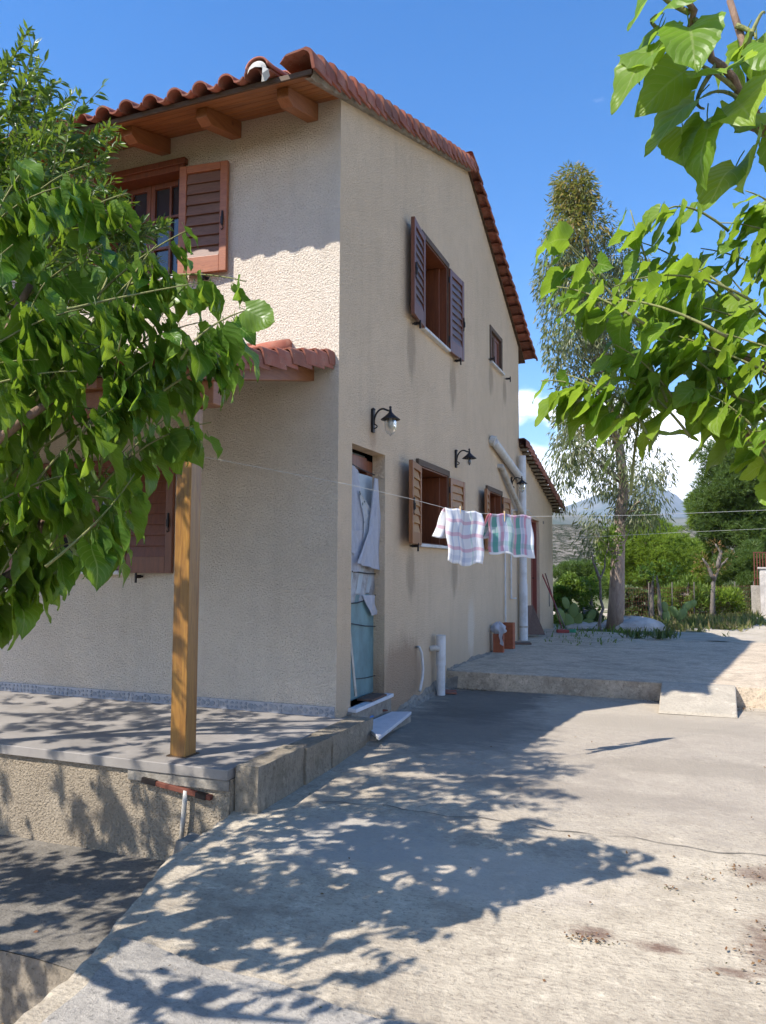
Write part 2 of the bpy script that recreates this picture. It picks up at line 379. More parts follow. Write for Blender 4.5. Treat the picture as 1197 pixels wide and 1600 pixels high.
def concrete(name, c1, c2, c3, stain=True, groove=True):
    m, nt, b = mat(name, c1, .92, spec=.25)
    w = world_coords(nt)
    a = noise(nt, w, .8, 7, .62); d = noise(nt, world_coords(nt, (1.2, 1.9, 1), (0, 0, .3)), 1.6, 9, .78, .1); f = noise(nt, w, 45, 5, .75); g = noise(nt, w, 9, 6, .7)
    c = mixc(nt, maprange(nt, a, .35, .68), c1, c2)
    c = mixc(nt, maprange(nt, d, .50, .66, 0, .55), c, c3)
    c = mixc(nt, maprange(nt, noise(nt, w, 3.2, 8, .75, .5), .52, .70, 0, .6), c, tuple(x*.75 for x in c3))
    c = mixc(nt, maprange(nt, g, .56, .70, 0, .6), c, tuple(min(1, x*1.4) for x in c1))
    c = mixc(nt, maprange(nt, noise(nt, world_coords(nt, (1, 2.6, 1)), 26, 6, .8), .52, .62, 0, .55), c, tuple(x*.8 for x in c3))
    c = mixc(nt, maprange(nt, f, .56, .68, 0, .7), c, tuple(x*.5 for x in c3))
    c = mixc(nt, maprange(nt, noise(nt, w, 7, 8, .8), .40, .56, .35, 0), c, c3)
    if stain:
        s = N(nt, 'ShaderNodeSeparateXYZ'); nt.links.new(w, s.inputs[0])
        def blob(x, y, rx, ry, thr, col, c, amt=.62, sc=11):
            dx = math2(nt, 'DIVIDE', math2(nt, 'SUBTRACT', s.outputs['X'], x), rx); dy = math2(nt, 'DIVIDE', math2(nt, 'SUBTRACT', s.outputs['Y'], y), ry)
            r = math2(nt, 'SQRT', math2(nt, 'ADD', math2(nt, 'MULTIPLY', dx, dx), math2(nt, 'MULTIPLY', dy, dy)))
            k = math2(nt, 'ADD', r, math2(nt, 'MULTIPLY', noise(nt, world_coords(nt, (1, 2.2, 1)), sc, 6, .75), 2.2))
            return mixc(nt, maprange(nt, k, thr, thr+.6, amt, 0), c, col)
        red = (.12, .06, .042)
        c = blob(2.2, .6, 1.5, 1.3, 2.2, (.33, .285, .235), c, .6, 1.6)
        c = blob(1.6, -1.9, .6, .25, 1.9, (.50, .43, .35), c, .6, 2)
        c = blob(2.90, -1.50, .22, .12, 1.6, red, c); c = blob(2.86, -2.2, .18, .34, 1.5, red, c)
        c = blob(2.3, 1.7, .9, .35, 1.75, (.25, .215, .17), c, .6, 4); c = blob(2.6, .2, .8, .25, 1.75, (.27, .23, .18), c, .55, 4); c = blob(1.9, -.6, .9, .18, 1.7, (.26, .22, .175), c, .5, 5)
        c = blob(2.42, -2.33, .16, .07, 1.25, red, c, .8); c = blob(2.17, -2.30, .12, .06, 1.45, red, c, .8); c = blob(2.7, -2.42, .25, .05, 1.2, red, c, .7)
        c = blob(.9, -1.75, .45, .38, 1.7, (.36, .33, .29), c, .75, 1.5)
        c = blob(1.9, 2.0, 1.3, .8, 1.75, (.40, .345, .27), c, .5, 2)
        c = blob(.6, 2.3, .5, 1.0, 1.9, (.115, .105, .09), c, .75, 2)
        c = blob(.7, .9, .7, .9, 1.8, (.12, .11, .095), c, .6, 2.5)
    nt.links.new(c, b.inputs['Base Color'])
    n1 = bump(nt, None, f, .9, .010)
    n2 = bump(nt, None, noise(nt, w, 12, 5, .7), .5, .012, n1)
    if groove:
        wv = N(nt, 'ShaderNodeTexWave', wave_type='BANDS', bands_direction='Y'); wv.inputs['Scale'].default_value = 14; wv.inputs['Distortion'].default_value = 1.4
        wv.inputs['Detail'].default_value = 3; wv.inputs['Detail Scale'].default_value = .6; nt.links.new(w, wv.inputs['Vector'])
        n2 = bump(nt, None, wv.outputs[0], .12, .005, n2)
    nt.links.new(n2, b.inputs['Normal'])
    return m
M['drive'] = concrete('driveway_concrete', (.53, .455, .345), (.45, .38, .285), (.25, .205, .155))
M['slab'] = concrete('slab_concrete', (.64, .52, .38), (.50, .405, .29), (.25, .20, .15), False)
M['terrace'] = concrete('terrace_concrete', (.23, .205, .17), (.17, .15, .125), (.10, .09, .075), False, False)
M['kerb'] = concrete('kerb_concrete', (.34, .285, .215), (.25, .21, .155), (.13, .11, .08), False, False)
M['ramp'] = concrete('ramp_concrete', (.46, .40, .315), (.41, .36, .285), (.33, .29, .23), False, False)
M['apron'] = concrete('apron_concrete', (.44, .395, .335), (.36, .325, .275), (.20, .185, .165), False, False)
m, nt, b = mat('patio_tile', (.36, .345, .37), .42)
w = world_coords(nt); n0 = noise(nt, w, 2.2, 6, .6); n1 = noise(nt, w, 25, 4, .7)
c = mixc(nt, maprange(nt, n0, .35, .7), (.31, .28, .25), (.21, .19, .17)); c = mixc(nt, maprange(nt, n1, .55, .8, 0, .5), c, (.14, .13, .13))
nt.links.new(c, b.inputs['Base Color']); b.inputs['Roughness'].default_value = .55; bump(nt, b, n1, .15, .003); M['patio'] = m
M['mosaic'] = speck('mosaic_stone', (.22, .245, .28), (.33, .345, .37), 7, .5)
m, nt, b = mat('dirt', (.42, .36, .27), .95, spec=.15)
w = world_coords(nt); n0 = noise(nt, w, .5, 7, .65); n1 = noise(nt, w, 6, 7, .7); n2 = noise(nt, w, 40, 4, .7)
c = mixc(nt, maprange(nt, n0, .35, .65), (.52, .45, .36), (.40, .345, .26)); c = mixc(nt, maprange(nt, n1, .5, .7, 0, .6), c, (.27, .22, .15))
nt.links.new(c, b.inputs['Base Color']); bump(nt, b, math2(nt, 'ADD', n1, n2), .8, .03); M['dirt'] = m
m, nt, b = mat('scrub_ground', (.12, .12, .06), .95, spec=.1)
w = world_coords(nt); n0 = noise(nt, w, .06, 8, .7); c = mixc(nt, maprange(nt, n0, .42, .6), (.07, .085, .03), (.25, .22, .15)); nt.links.new(c, b.inputs['Base Color']); M['scrub'] = m
m, nt, b = mat('rocky_hill', (.3, .27, .22), .95, spec=.1)
w = world_coords(nt, (1, 1, 2.5)); n0 = noise(nt, w, .045, 8, .75); n1 = noise(nt, w, .45, 8, .8)
c = mixc(nt, maprange(nt, n1, .46, .52), (.40, .35, .29), (.055, .065, .03)); c = mixc(nt, maprange(nt, n0, .48, .58), c, (.05, .06, .028)); nt.links.new(c, b.inputs['Base Color']); bump(nt, b, n1, 1, 3.0); M['rocky'] = m
m, nt, b = mat('far_mountain', (.10, .115, .09), .95, spec=.1)
w = world_coords(nt); n0 = noise(nt, w, .003, 8, .7); c = mixc(nt, maprange(nt, n0, .42, .6), (.07, .085, .055), (.17, .16, .12)); nt.links.new(c, b.inputs['Base Color']); M['mount'] = m

def leaf_mat(name, cols, trans=.35, rough=.38, veins=False, under=(.10, .17, .04), spec=.38):
    m, nt, b = mat(name, cols[0], rough, spec=spec)
    oi = N(nt, 'ShaderNodeObjectInfo'); g = N(nt, 'ShaderNodeNewGeometry')
    r = math2(nt, 'FRACT', math2(nt, 'ADD', oi.outputs['Random'], g.outputs['Random Per Island']))
    n = len(cols); c = ramp(nt, r, [(i/(n-1), cc) for i, cc in enumerate(cols)])
    cl = noise(nt, world_coords(nt), 2.2, 3, .5)
    c = mixc(nt, maprange(nt, cl, .35, .65, .35, 0), c, tuple(x*.5 for x in cols[0]))
    if veins:
        uv = N(nt, 'ShaderNodeUVMap'); sp = N(nt, 'ShaderNodeSeparateXYZ'); nt.links.new(uv.outputs[0], sp.inputs[0])
        au = math2(nt, 'ABSOLUTE', sp.outputs['X'])
        k = math2(nt, 'FRACT', math2(nt, 'MULTIPLY', math2(nt, 'SUBTRACT', sp.outputs['Y'], math2(nt, 'MULTIPLY', au, .38)), 7.0))
        tri = math2(nt, 'ABSOLUTE', math2(nt, 'SUBTRACT', k, .5))
        lat = maprange(nt, tri, .0, .07, 1, 0); mid = maprange(nt, au, .02, .06, 1, 0)
        vv = math2(nt, 'MAXIMUM', math2(nt, 'MULTIPLY', lat, .75), mid)
        c = mixc(nt, math2(nt, 'MULTIPLY', vv, .7), c, (.34, .42, .13))
        hgt = math2(nt, 'MULTIPLY', math2(nt, 'POWER', tri, .6), -1.0)
        bump(nt, b, math2(nt, 'MULTIPLY', tri, 1.0), .4, .005)
    cu = mixc(nt, .55, c, under)
    cb = mixc(nt, g.outputs['Backfacing'], c, cu)
    nt.links.new(cb, b.inputs['Base Color'])
    t = N(nt, 'ShaderNodeBsdfTranslucent')
    tcx = mixc(nt, .5, c, (.36, .50, .03)); nt.links.new(tcx, t.inputs[0])
    mx = N(nt, 'ShaderNodeMixShader'); mx.inputs[0].default_value = trans
    o = [n for n in nt.nodes if n.type == 'OUTPUT_MATERIAL'][0]
    nt.links.new(b.outputs[0], mx.inputs[1]); nt.links.new(t.outputs[0], mx.inputs[2]); nt.links.new(mx.outputs[0], o.inputs[0])
    return m
M['mul'] = leaf_mat('mulberry_leaf', [(.045, .14, .014), (.085, .21, .018), (.14, .28, .022), (.24, .36, .035), (.10, .22, .02)], .48, .36, True)
M['mul_l'] = leaf_mat('mulberry_leaf_light', [(.12, .24, .02), (.19, .33, .03), (.28, .40, .045), (.16, .28, .025)], .55, .4, True)
M['willow'] = leaf_mat('narrow_leaf', [(.035, .085, .015), (.065, .13, .02), (.11, .17, .035)], .35, .38)
M['euc'] = leaf_mat('eucalyptus_leaf', [(.12, .16, .075), (.18, .215, .11), (.26, .24, .12), (.14, .17, .09)], .3, .45, under=(.15, .18, .11))
M['euc_top'] = leaf_mat('eucalyptus_young_leaf', [(.24, .18, .045), (.34, .22, .05), (.18, .17, .06)], .3, .45)
M['pine'] = leaf_mat('pine_needles', [(.14, .22, .02), (.22, .32, .025), (.29, .37, .04)], .4, .55)
M['pine_dark'] = leaf_mat('pine_needles_dark', [(.04, .075, .015), (.065, .115, .02), (.11, .165, .025)], .25, .55)
M['shrub'] = leaf_mat('shrub_leaf', [(.09, .15, .02), (.14, .22, .028), (.19, .26, .05)], .3, .5)
M['grey_shrub'] = leaf_mat('grey_green_leaf', [(.085, .11, .06), (.12, .15, .085), (.10, .14, .05)], .25, .55)
M['fig'] = leaf_mat('bright_leaf', [(.11, .19, .03), (.16, .25, .03), (.20, .30, .04)], .45, .45)
M['redleaf'] = leaf_mat('withered_leaf', [(.28, .11, .05), (.35, .16, .07), (.20, .12, .05)], .3, .6)
M['dry'] = leaf_mat('dry_grass', [(.30, .22, .10), (.22, .19, .08), (.14, .15, .05)], .3, .7)
M['cactus'] = leaf_mat('cactus_pad', [(.16, .24, .07), (.22, .30, .09)], .1, .5)
M['litter'] = leaf_mat('brown_litter', [(.15, .06, .03), (.22, .12, .05), (.09, .05, .03)], .1, .8)
def bark(name, c1, c2):
    m, nt, b = mat(name, c1, .9, spec=.2); w = world_coords(nt, (1, 1, .25)); n = noise(nt, w, 22, 6, .7, .5)
    nt.links.new(mixc(nt, maprange(nt, n, .35, .65), c1, c2), b.inputs['Base Color']); bump(nt, b, n, .8, .02); return m
M['bark'] = bark('mulberry_bark', (.26, .17, .12), (.14, .09, .065))
M['twig'] = bark('green_twig', (.26, .27, .10), (.19, .18, .08))
M['bark_e'] = bark('eucalyptus_bark', (.38, .30, .24), (.24, .175, .14))
M['bark_p'] = bark('pine_bark', (.13, .10, .085), (.08, .06, .05))
M['bark_g'] = bark('grey_bark', (.21, .18, .155), (.13, .11, .095))

# ------------------------------------------------------------------ ground
def interp(x, pts):
    for (a, va), (b, vb) in zip(pts, pts[1:]):
        if x <= b: return va+(vb-va)*max(0, (x-a))/(b-a) if x > a else va
    return pts[-1][1]
def hsh(x, y, s=1.0):
    return (math.sin(x*12.9898*s+y*78.233)*43758.5453) % 1.0
def wob(x, y, k=1.0):
    return .5*math.sin(x*2.1*k+1.3*math.sin(y*1.7*k))+.5*math.sin(y*2.7*k+1.1*math.sin(x*1.9*k+2))
GZ = [(-12, -.58), (-5.5, -.40), (-3, -.30), (-1.4, -.235), (0, -.185), (3.2, -.195)]
EDGE = [(-12, 1.1), (-5.5, .62), (-3.6, .49), (-3.1, .42), (-2.75, .30), (-2.35, .17), (-1.95, .12), (-1.63, .10)]
def gz(x, y): return interp(y, GZ)+.008*wob(x, y)
def edge(y): return interp(y, EDGE)+.006*math.sin(y*9)+.003*math.sin(y*23+1)+.003*(hsh(round(y*22), 1)-.5)
def drive():
    mb = MB(); ys = list(np.arange(-11, -1.63, .045))+[-1.63]; n = 34
    rows = []
    for y in ys:
        e0 = edge(y); xs = [e0+(9-e0)*(i/n)**1.6 for i in range(n+1)]
        rows.append([(x, y, gz(x, y)-(.012*(.5+.5*math.sin(y*41+3)) if i == 0 else 0)) for i, x in enumerate(xs)])
    V = [p for r in rows for p in r]; F = []
    for j in range(len(rows)-1):
        for i in range(n): a = j*(n+1)+i; F.append((a, a+1, a+n+2, a+n+1))
    b0 = len(V)
    for j, r in enumerate(rows):
        x, y, z = r[0]; V += [(x-.015+.01*math.sin(y*37), y, z-.06), (x+.01, y, -1.3)]
    for j in range(len(rows)-1):
        F.append((j*(n+1), (j+1)*(n+1), b0+2*(j+1), b0+2*j)); F.append((b0+2*j, b0+2*(j+1), b0+2*(j+1)+1, b0+2*j+1))
    mb.add(V, F)
    mb.grid(lambda u, v: (-.2+9.2*u, -1.63+4.7*v, gz(-.2+9.2*u, -1.63+4.7*v)), 40, 40)
    return mb
o = drive().obj('driveway', M['drive'], None, smooth=False); tag(o, 'worn concrete driveway dappled with leaf shade', kind='structure')
# apron in the foreground, a newer pour lying over the old one
def apron(u, v):
    x = -.0+9*u; y0 = -3.06+.05*math.sin(x*3.0)-.02*math.sin(x*9); x2 = max(x, 0)
    y = y0-(8)*v; xe = edge(y)+.004; x = xe+(9-xe)*u
    y0 = -3.05+.045*math.sin(x*3.0)-.02*math.sin(x*9); y = y0-8*v*v
    return (x, y, gz(x, y)+(.016 if v > 0 else .001))
mb = MB(); mb.grid(apron, 60, 40, True); tag(mb.obj('apron', M['apron']), 'greyer concrete apron across the front of the driveway', kind='structure')
# crack across the driveway as a recessed dark joint
mb = MB(); pts = []
for i in range(60):
    x = .5+2.9*i/59; y = -1.27+.02*math.sin(x*9)+.012*math.sin(x*23)+.06*(x-1.6)**2*.1; pts.append((x, y))
V = []; F = []
for i, (x, y) in enumerate(pts):
    wd = .0012+.003*hsh(x, 3)+.001*math.sin(x*14); V += [(x, y-wd, gz(x, y)+.0045), (x, y+wd, gz(x, y)+.0045)]
    if i: F.append((2*i-2, 2*i, 2*i+1, 2*i-1))
mb.add(V, F); M['crack'] = mat('crack_dirt', (.10, .085, .065), .95)[0]
tag(mb.obj('driveway_crack', M['crack']), 'long thin crack across the concrete', kind='structure')

# upper slab with its riser
mb = MB()
def slabz(x, y): return .006*wob(x, y, .8)-.0
def far_edge(x): return 9.55-.40*max(x, 0)+.25*math.sin(x*1.7)+.08*math.sin(x*6)
mb.grid(lambda u, v: ((lambda x: (x, 2.965+.012*math.sin(x*7)+(far_edge(x)-2.965)*v, slabz(x, v*6)-(.006 if v == 0 else 0)-(.03 if v == 1 else 0)))(-.1+9.1*u)), 70, 50)
mb.grid(lambda u, v: (-.1+9.1*u, 2.965+.012*math.sin((-.1+9.1*u)*7)-.004*(1-v)+.01*math.sin(u*300+v*9)*(v*(1-v)), -.006+slabz(-.1+9.1*u, 0)-.25*(1-v)), 140, 5)
tag(mb.obj('upper_slab', M['slab']), 'raised concrete slab along the side of the house', kind='structure')

# terraces on the left, below the driveway
mb = MB(); mb.grid(lambda u, v: (-9+10.6*u, -2.82+1.3*v+.03*math.sin(u*40)*(v == 0), -.57+.004*wob(u*12, v*2)), 60, 14)
tag(mb.obj('lower_terrace', M['terrace']), 'stained lower terrace below the patio wall', kind='structure')
mb = MB(); mb.grid(lambda u, v: (-9+10.6*u, -2.82+.03*math.sin(u*40)-.02*(1-v), -1.05+.48*v), 60, 6); mb.grid(lambda u, v: (-9+10.6*u, -12+9.2*v, -1.0), 20, 20)
tag(mb.obj('lower_ground', M['kerb']), 'mossy concrete step down to the lower ground', kind='structure')

# wide ground
def terr(r, a):
    x = CAM[0]+r*math.sin(a); y = CAM[1]+r*math.cos(a)
    z = -.13
    if y > 9: z = -.10-.004*(y-9)
    d = max(0, y-21)
    z -= 8*(1-math.exp(-d/25)) if d > 0 else 0
    if x < -6 or y < -7 or x > 9: z = min(z, -1.2)
    if 8.6 < y < 21: z += .05*wob(x, y, .5)+.02*wob(x, y, 2.1)
    if y < 8.6: z = min(z, -1.15)
    return x, y, z
rs = [0.5]+list(np.linspace(2, 26, 90))+list(np.geomspace(27, 9000, 60)); na = 160
mb = MB(); V = [terr(r, 2*math.pi*k/na) for r in rs for k in range(na)]; F = []
for i in range(len(rs)-1):
    for k in range(na): k2 = (k+1) % na; F.append((i*na+k, (i+1)*na+k, (i+1)*na+k2, i*na+k2))
mb.add(V, F); g = mb.obj('ground', M['scrub'], None, smooth=True); tag(g, 'scrubby ground sloping away to the valley', kind='structure')
mb = MB(); mb.grid(lambda u, v: (-1.5+10.5*u, 8.4+12.4*v, -.065+.035*wob(u*8, v*9, 1)+.02*wob(u*30, v*30)-.012*v*6+.16*max(0, u-.42)*min(1, v*3)), 80, 80)
tag(mb.obj('dirt_yard', M['dirt'], None, smooth=True), 'pale dusty yard beyond the slab', kind='structure')
def ridge(name, m, d, prof, depth, seed, label):
    """hill range at distance d whose skyline passes through prof (direction x, height y)"""
    r = random.Random(seed); mb = MB(); n = 90; V = []
    for i in range(n+1):
        x = prof[0][0]+(prof[-1][0]-prof[0][0])*i/n; y = interp(x, prof)+r.uniform(-1, 1)*.9+1.6*math.sin(i*.9)*.5
        top = at(x, y, d)
        for j in range(9):
            t = j/8; q = at(x, y, d-depth*(1-t)); zz = -12+(top[2]+12)*(1-(1-t)**1.6); V.append((q[0]+r.uniform(-1, 1)*d*.003, q[1]+r.uniform(-1, 1)*d*.003, zz+r.uniform(-1, 1)*d*.0012*(0 < j < 8)))
        q = at(x, y, d+depth*.8); V.append((q[0], q[1], -30))
    F = []
    for i in range(n):
        for j in range(9): a = i*10+j; F.append((a, a+10, a+11, a+1))
    mb.add(V, F); o = mb.obj(name, m, None, smooth=True); tag(o, label, kind='structure')
ridge('near_hill', M['rocky'], 260, [(300, 822), (700, 815), (860, 818), (930, 822), (1000, 826), (1100, 818), (1200, 815), (1700, 822)], 120, 3, 'rocky hillside dotted with scrub')
ridge('wooded_hill', M['scrub'], 110, [(300, 892), (860, 888), (950, 890), (1100, 884), (1700, 886)], 60, 9, 'green wooded slope below the rocky hill')
ridge('far_hill', M['mount'], 2200, [(200, 800), (860, 790), (905, 806), (960, 812), (1080, 808), (1250, 812), (1700, 800)], 700, 4, 'dark hazy hill behind the rocky one')
ridge('mountain', M['mount'], 6500, [(200, 830), (700, 815), (860, 800), (930, 775), (985, 760), (1015, 752), (1042, 766), (1062, 778), (1085, 800), (1110, 812), (1300, 826), (1800, 830)], 1500, 5, 'blue mountain on the horizon')

# ------------------------------------------------------------------ the house
def zroof(y):   # underside of the roof at the gable wall
    return 4.97+.352*y if y < 3.9 else 6.343-.458*(y-3.9)
house = empty('house', (0, 0, 0), 'two-storey beige stucco house with wooden shutters and a terracotta tiled roof', 'house')
def wall_cells(axis, const, cuts, topfn, z0, opens, sgn):
    mb = MB()
    def P(s, z): return (const, s, z) if axis == 'X' else (s, const, z)
    for a, b in zip(cuts, cuts[1:]):
        zs = [z0]; op = sorted([(o[2], o[3]) for o in opens if o[0] <= a+1e-6 and o[1] >= b-1e-6]); segs = []; z = z0
        for (p, q) in op: segs.append((z, p)); z = q
        segs.append((z, None))
        for (p, q) in segs:
            if q is not None and q-p < 1e-4: continue
            v = [P(a, p), P(b, p), P(b, q if q is not None else topfn(b)), P(a, q if q is not None else topfn(a))]
            mb.add(v, [(0, 1, 2, 3) if sgn > 0 else (3, 2, 1, 0)])
    return mb
def reveal(mb, axis, o, depth, inward):
    a, b, p, q = o
    def P(s, z, d): return (inward*d, s, z) if axis == 'X' else (s, inward*d, z)
    v = [P(a, p, 0), P(b, p, 0), P(b, q, 0), P(a, q, 0), P(a, p, depth), P(b, p, depth), P(b, q, depth), P(a, q, depth)]
    f = [(0, 1, 5, 4), (1, 2, 6, 5), (2, 3, 7, 6), (3, 0, 4, 7)]
    mb.add(v, f if axis == 'X' else [x[::-1] for x in f])
DOOR = (.275, 1.03, .03, 2.18)
WL1 = (1.93, 2.96, 1.40, 2.21); WL2 = (4.88, 5.72, 1.42, 2.23); WU = (2.05, 2.96, 3.68, 4.655); WS = (5.13, 5.90, 4.09, 4.62); DOOR2 = (8.14, 8.98, .01, 2.03)
opB = [DOOR, WL1, WL2, WU, WS]
cuts = sorted(set([0, .6, 1.2, 3.9, 7.18]+[o[0] for o in opB]+[o[1] for o in opB]))
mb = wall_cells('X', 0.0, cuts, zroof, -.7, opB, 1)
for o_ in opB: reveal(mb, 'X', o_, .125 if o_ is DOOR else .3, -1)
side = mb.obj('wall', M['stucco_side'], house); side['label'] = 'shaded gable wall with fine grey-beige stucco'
AU = (-2.42, -1.50, 3.70, 4.70); AL = (-2.95, -2.05, 1.12, 2.05)
cuts = sorted(set([-6.5, 0]+[AU[0], AU[1], AL[0], AL[1]]))
mb = wall_cells('Y', 0.0, cuts, lambda x: 5.0, -.1, [AU, AL], 1)
for o_ in (AU, AL): reveal(mb, 'Y', o_, .3, 1)
fr = mb.obj('wall', M['stucco_front'], house); fr['label'] = 'front wall with coarse sprayed stucco, sunlit above the porch'
mb = MB(); mb.box(-6.5, -6.3, .02, 7.16, -.7, 4.6); mb.add([(-6.5, 7.18, -.7), (0, 7.18, -.7), (0, 7.18, zroof(7.18)), (-6.5, 7.18, zroof(7.18))], [(3, 2, 1, 0)])
mb.add([(-6.49, 0, 4.5), (-6.49, 3.9, 6.34), (-6.49, 7.18, 4.8)], [(0, 1, 2)])
mb.obj('wall', M['stucco_side'], house)
mb = MB(); mb.box(-6.2, -.32, .32, 7.1, -.05, .0); mb.box(-6.2, -.32, .32, 7.1, 2.7, 2.9); mb.add([(-.33, .31, 0), (-.33, 7.1, 0), (-.33, 7.1, 4.7), (-.33, .31, 4.7)], [(0, 1, 2, 3)])
mb.add([(-6.2, .31, 0), (-.33, .31, 0), (-.33, .31, 4.7), (-6.2, .31, 4.7)], [(0, 1, 2, 3)])
mb.obj('dark_backing', M['dark'], house)  # near-black sheets behind the openings stand in for the darkness of the rooms

# --- roof tiles
def s_tile(w=.235, L=.27, h=.062, t=.014, n=9, verge=0):
    """one interlocking tile in its own frame: x across, y up the slope, z out; lower end at y=0"""
    prof = []
    for i in range(n+1):
        a = math.pi*i/n; prof.append((-.072*math.cos(a)-.03, h*math.sin(a)))
    prof += [(.062, -.006), (.095, -.006), (w/2+.006, .012)]
    k = len(prof); V = []; F = []
    for y, dz in ((0, .016), (L, 0)):
        for (x, z) in prof: V.append((x, y, z+dz))
        for (x, z) in prof: V.append((x*.97, y, z+dz-t))
    for i in range(k-1):
        F += [(i, i+1, 2*k+i+1, 2*k+i), (k+i+1, k+i, 3*k+i, 3*k+i+1), (i+1, i, k+i, k+i+1)]
    F += [(0, 2*k, 3*k, k), (k-1, 2*k-1, 4*k-1, 3*k-1)]
    return np.array(V), F
def verge_tile(L=.30, wtop=.25, skirt=.085, t=.014, lift=.042):
    prof = [(-wtop, .02), (-wtop+.04, .055), (-wtop*.6, .06), (-.075, .062), (-.045, .066), (-.015, .05), (0, .015), (.004, -skirt)]
    k = len(prof); V = []; F = []
    for y, dz in ((0, lift), (.03, lift-.002), (L, -.012)):
        for (x, z) in prof: V.append((x+(.012 if y < .1 else 0), y, z+dz*(1 if z > -.1 else .55)))
        for (x, z) in prof: V.append((x-.014, y, z+dz*(1 if z > -.1 else .55)-t*(x < -.01)))
    for s_ in (0, 2*k):
        for i in range(k-1): F += [(s_+i, s_+i+1, s_+2*k+i+1, s_+2*k+i), (s_+k+i+1, s_+k+i, s_+3*k+i, s_+3*k+i+1)]
        F += [(s_+k-1, s_+2*k-1, s_+4*k-1, s_+3*k-1)]
    for i in range(k-1): F.append((i+1, i, k+i, k+i+1))
    return np.array(V), F
def to_mesh(name, V, F, m, smooth=True):
    me = bpy.data.meshes.new(name); me.from_pydata([tuple(p) for p in V], [], F); me.materials.append(m)
    if smooth:
        me.polygons.foreach_set('use_smooth', [True]*len(me.polygons)); me.set_sharp_from_angle(angle=math.radians(40))
    return me
TV, TF = s_tile(); VV, VF = verge_tile(); BV, BF = verge_tile(skirt=.03, lift=.045, t=.036)
TILE = to_mesh('roof_tile', TV, TF, M['tile']); TILEO = to_mesh('roof_tile_old', TV, TF, M['tile_old'])
VERGE = to_mesh('verge_tile', VV, VF, M['tile']); BACKV = to_mesh('back_verge_tile', BV, BF, M['tile']); BACKVO = to_mesh('back_verge_tile_old', BV, BF, M['tile_old'])
VERGEO = to_mesh('verge_tile_old', VV, VF, M['tile_old'])
def slope_mat(x, y, z, ydir, slope, jit=True):
    """frame with y axis up the slope. ydir=+1: slope rises with Y, -1: rises with -Y"""
    a = math.atan(slope)
    yv = Vector((0, ydir*math.cos(a), math.sin(a))); zv = Vector((0, -ydir*math.sin(a), math.cos(a))); xv = yv.cross(zv)
    m = Matrix((xv, yv, zv)).transposed().to_4x4()
    if jit: m = m @ Matrix.Rotation(rnd.uniform(-.035, .035), 4, 'Z') @ Matrix.Rotation(rnd.uniform(-.03, .03), 4, 'Y')
    return Matrix.Translation((x, y, z+(rnd.uniform(-.004, .004) if jit else 0))) @ m
def tile_obj(name, me, mtx, parent):
    o = bpy.data.objects.new(name, me); COL.objects.link(o); o.parent = parent
    o.matrix_local = Matrix.Translation(-origin_of(parent)) @ mtx; return o
def tile_bulk(name, mtxs, parent, V=TV, F=TF, m=None):
    vs = []; fs = []; o0 = origin_of(parent); T = np.array(V)
    for q in mtxs:
        A = np.array(q); W_ = T@A[:3, :3].T+A[:3, 3]-np.array(o0); n = len(vs); vs += [tuple(p) for p in W_]; fs += [tuple(i+n for i in f) for f in F]
    me = to_mesh(name, vs, fs, m or M['tile']); o = bpy.data.objects.new(name, me); COL.objects.link(o); o.parent = parent; o['kind'] = 'stuff'; return o
roof = MB()
# deck under the tiles
def deck(y0, z0, y1, z1, x0, x1a, x1b, t=.03):
    r = MB(); r.add([(x0, y0, z0), (x1a, y0, z0), (x1b, y1, z1), (x0, y1, z1), (x0, y0, z0+t), (x1a, y0, z0+t), (x1b, y1, z1+t), (x0, y1, z1+t)],
        [(0, 3, 2, 1), (4, 5, 6, 7), (0, 1, 5, 4), (1, 2, 6, 5), (2, 3, 7, 6), (3, 0, 4, 7)]); return r
SF, SB = .336, .452
def zf(y): return 5.045+SF*y            # tile bed of the front slope (crest about .06 above)
def zb(y): return 6.385-SB*(y-3.95)
rf = deck(-.02, zf(-.02)-.05, 3.95, 6.325, -6.6, .03, .05, .03); rf = rf.obj('roof', M['fascia'], house)
deck(3.96, zb(3.96)-.05, 7.62, zb(7.62)-.05, -6.6, .02, .03, .03).obj('roof', M['fascia'], house)
bulk = []; step = .2
x_cols = [-.36-.2325*i for i in range(27)]
n1 = int((3.95+.74)/step)
eaveY = -.735
for k in range(n1+1):
    y = eaveY+k*step
    for i, x in enumerate(x_cols):
        mt = slope_mat(x, y, zf(y), 1, SF)
        if k == 0: tile_obj('roof_tile', TILE if i % 5 else TILEO, mt, rf)
        else: bulk.append(mt)
    if k < n1+1: tile_obj('verge_tile', VERGEO if k in (7, 8, 12, 15, 16, 19) else VERGE, slope_mat(.105, y, zf(y)+.005, 1, SF), rf)
n2 = int((7.66-3.95)/step)
for k in range(n2+1):
    y = 7.68-k*step; xe = .105+.115*(y-3.95)/3.7
    for x in x_cols: bulk.append(slope_mat(x, y, zb(y), -1, SB))
    # mirrored verge on the back slope
    mt = slope_mat(xe, y, zb(y)+.005, -1, SB); mt = mt @ Matrix.Scale(-1, 4, (1, 0, 0))
    tile_obj('verge_tile', BACKVO if k % 4 == 1 else BACKV, mt, rf)
tile_bulk('tile_courses', bulk, rf)
# ridge
for i in range(17):
    x = .06-.38*i; mb = MB(); mb.tube([(x, 3.95, 6.40), (x-.41, 3.95, 6.385)], [.095, .085], 12); mb.obj('ridge_tile', M['tile'], rf, smooth=True)
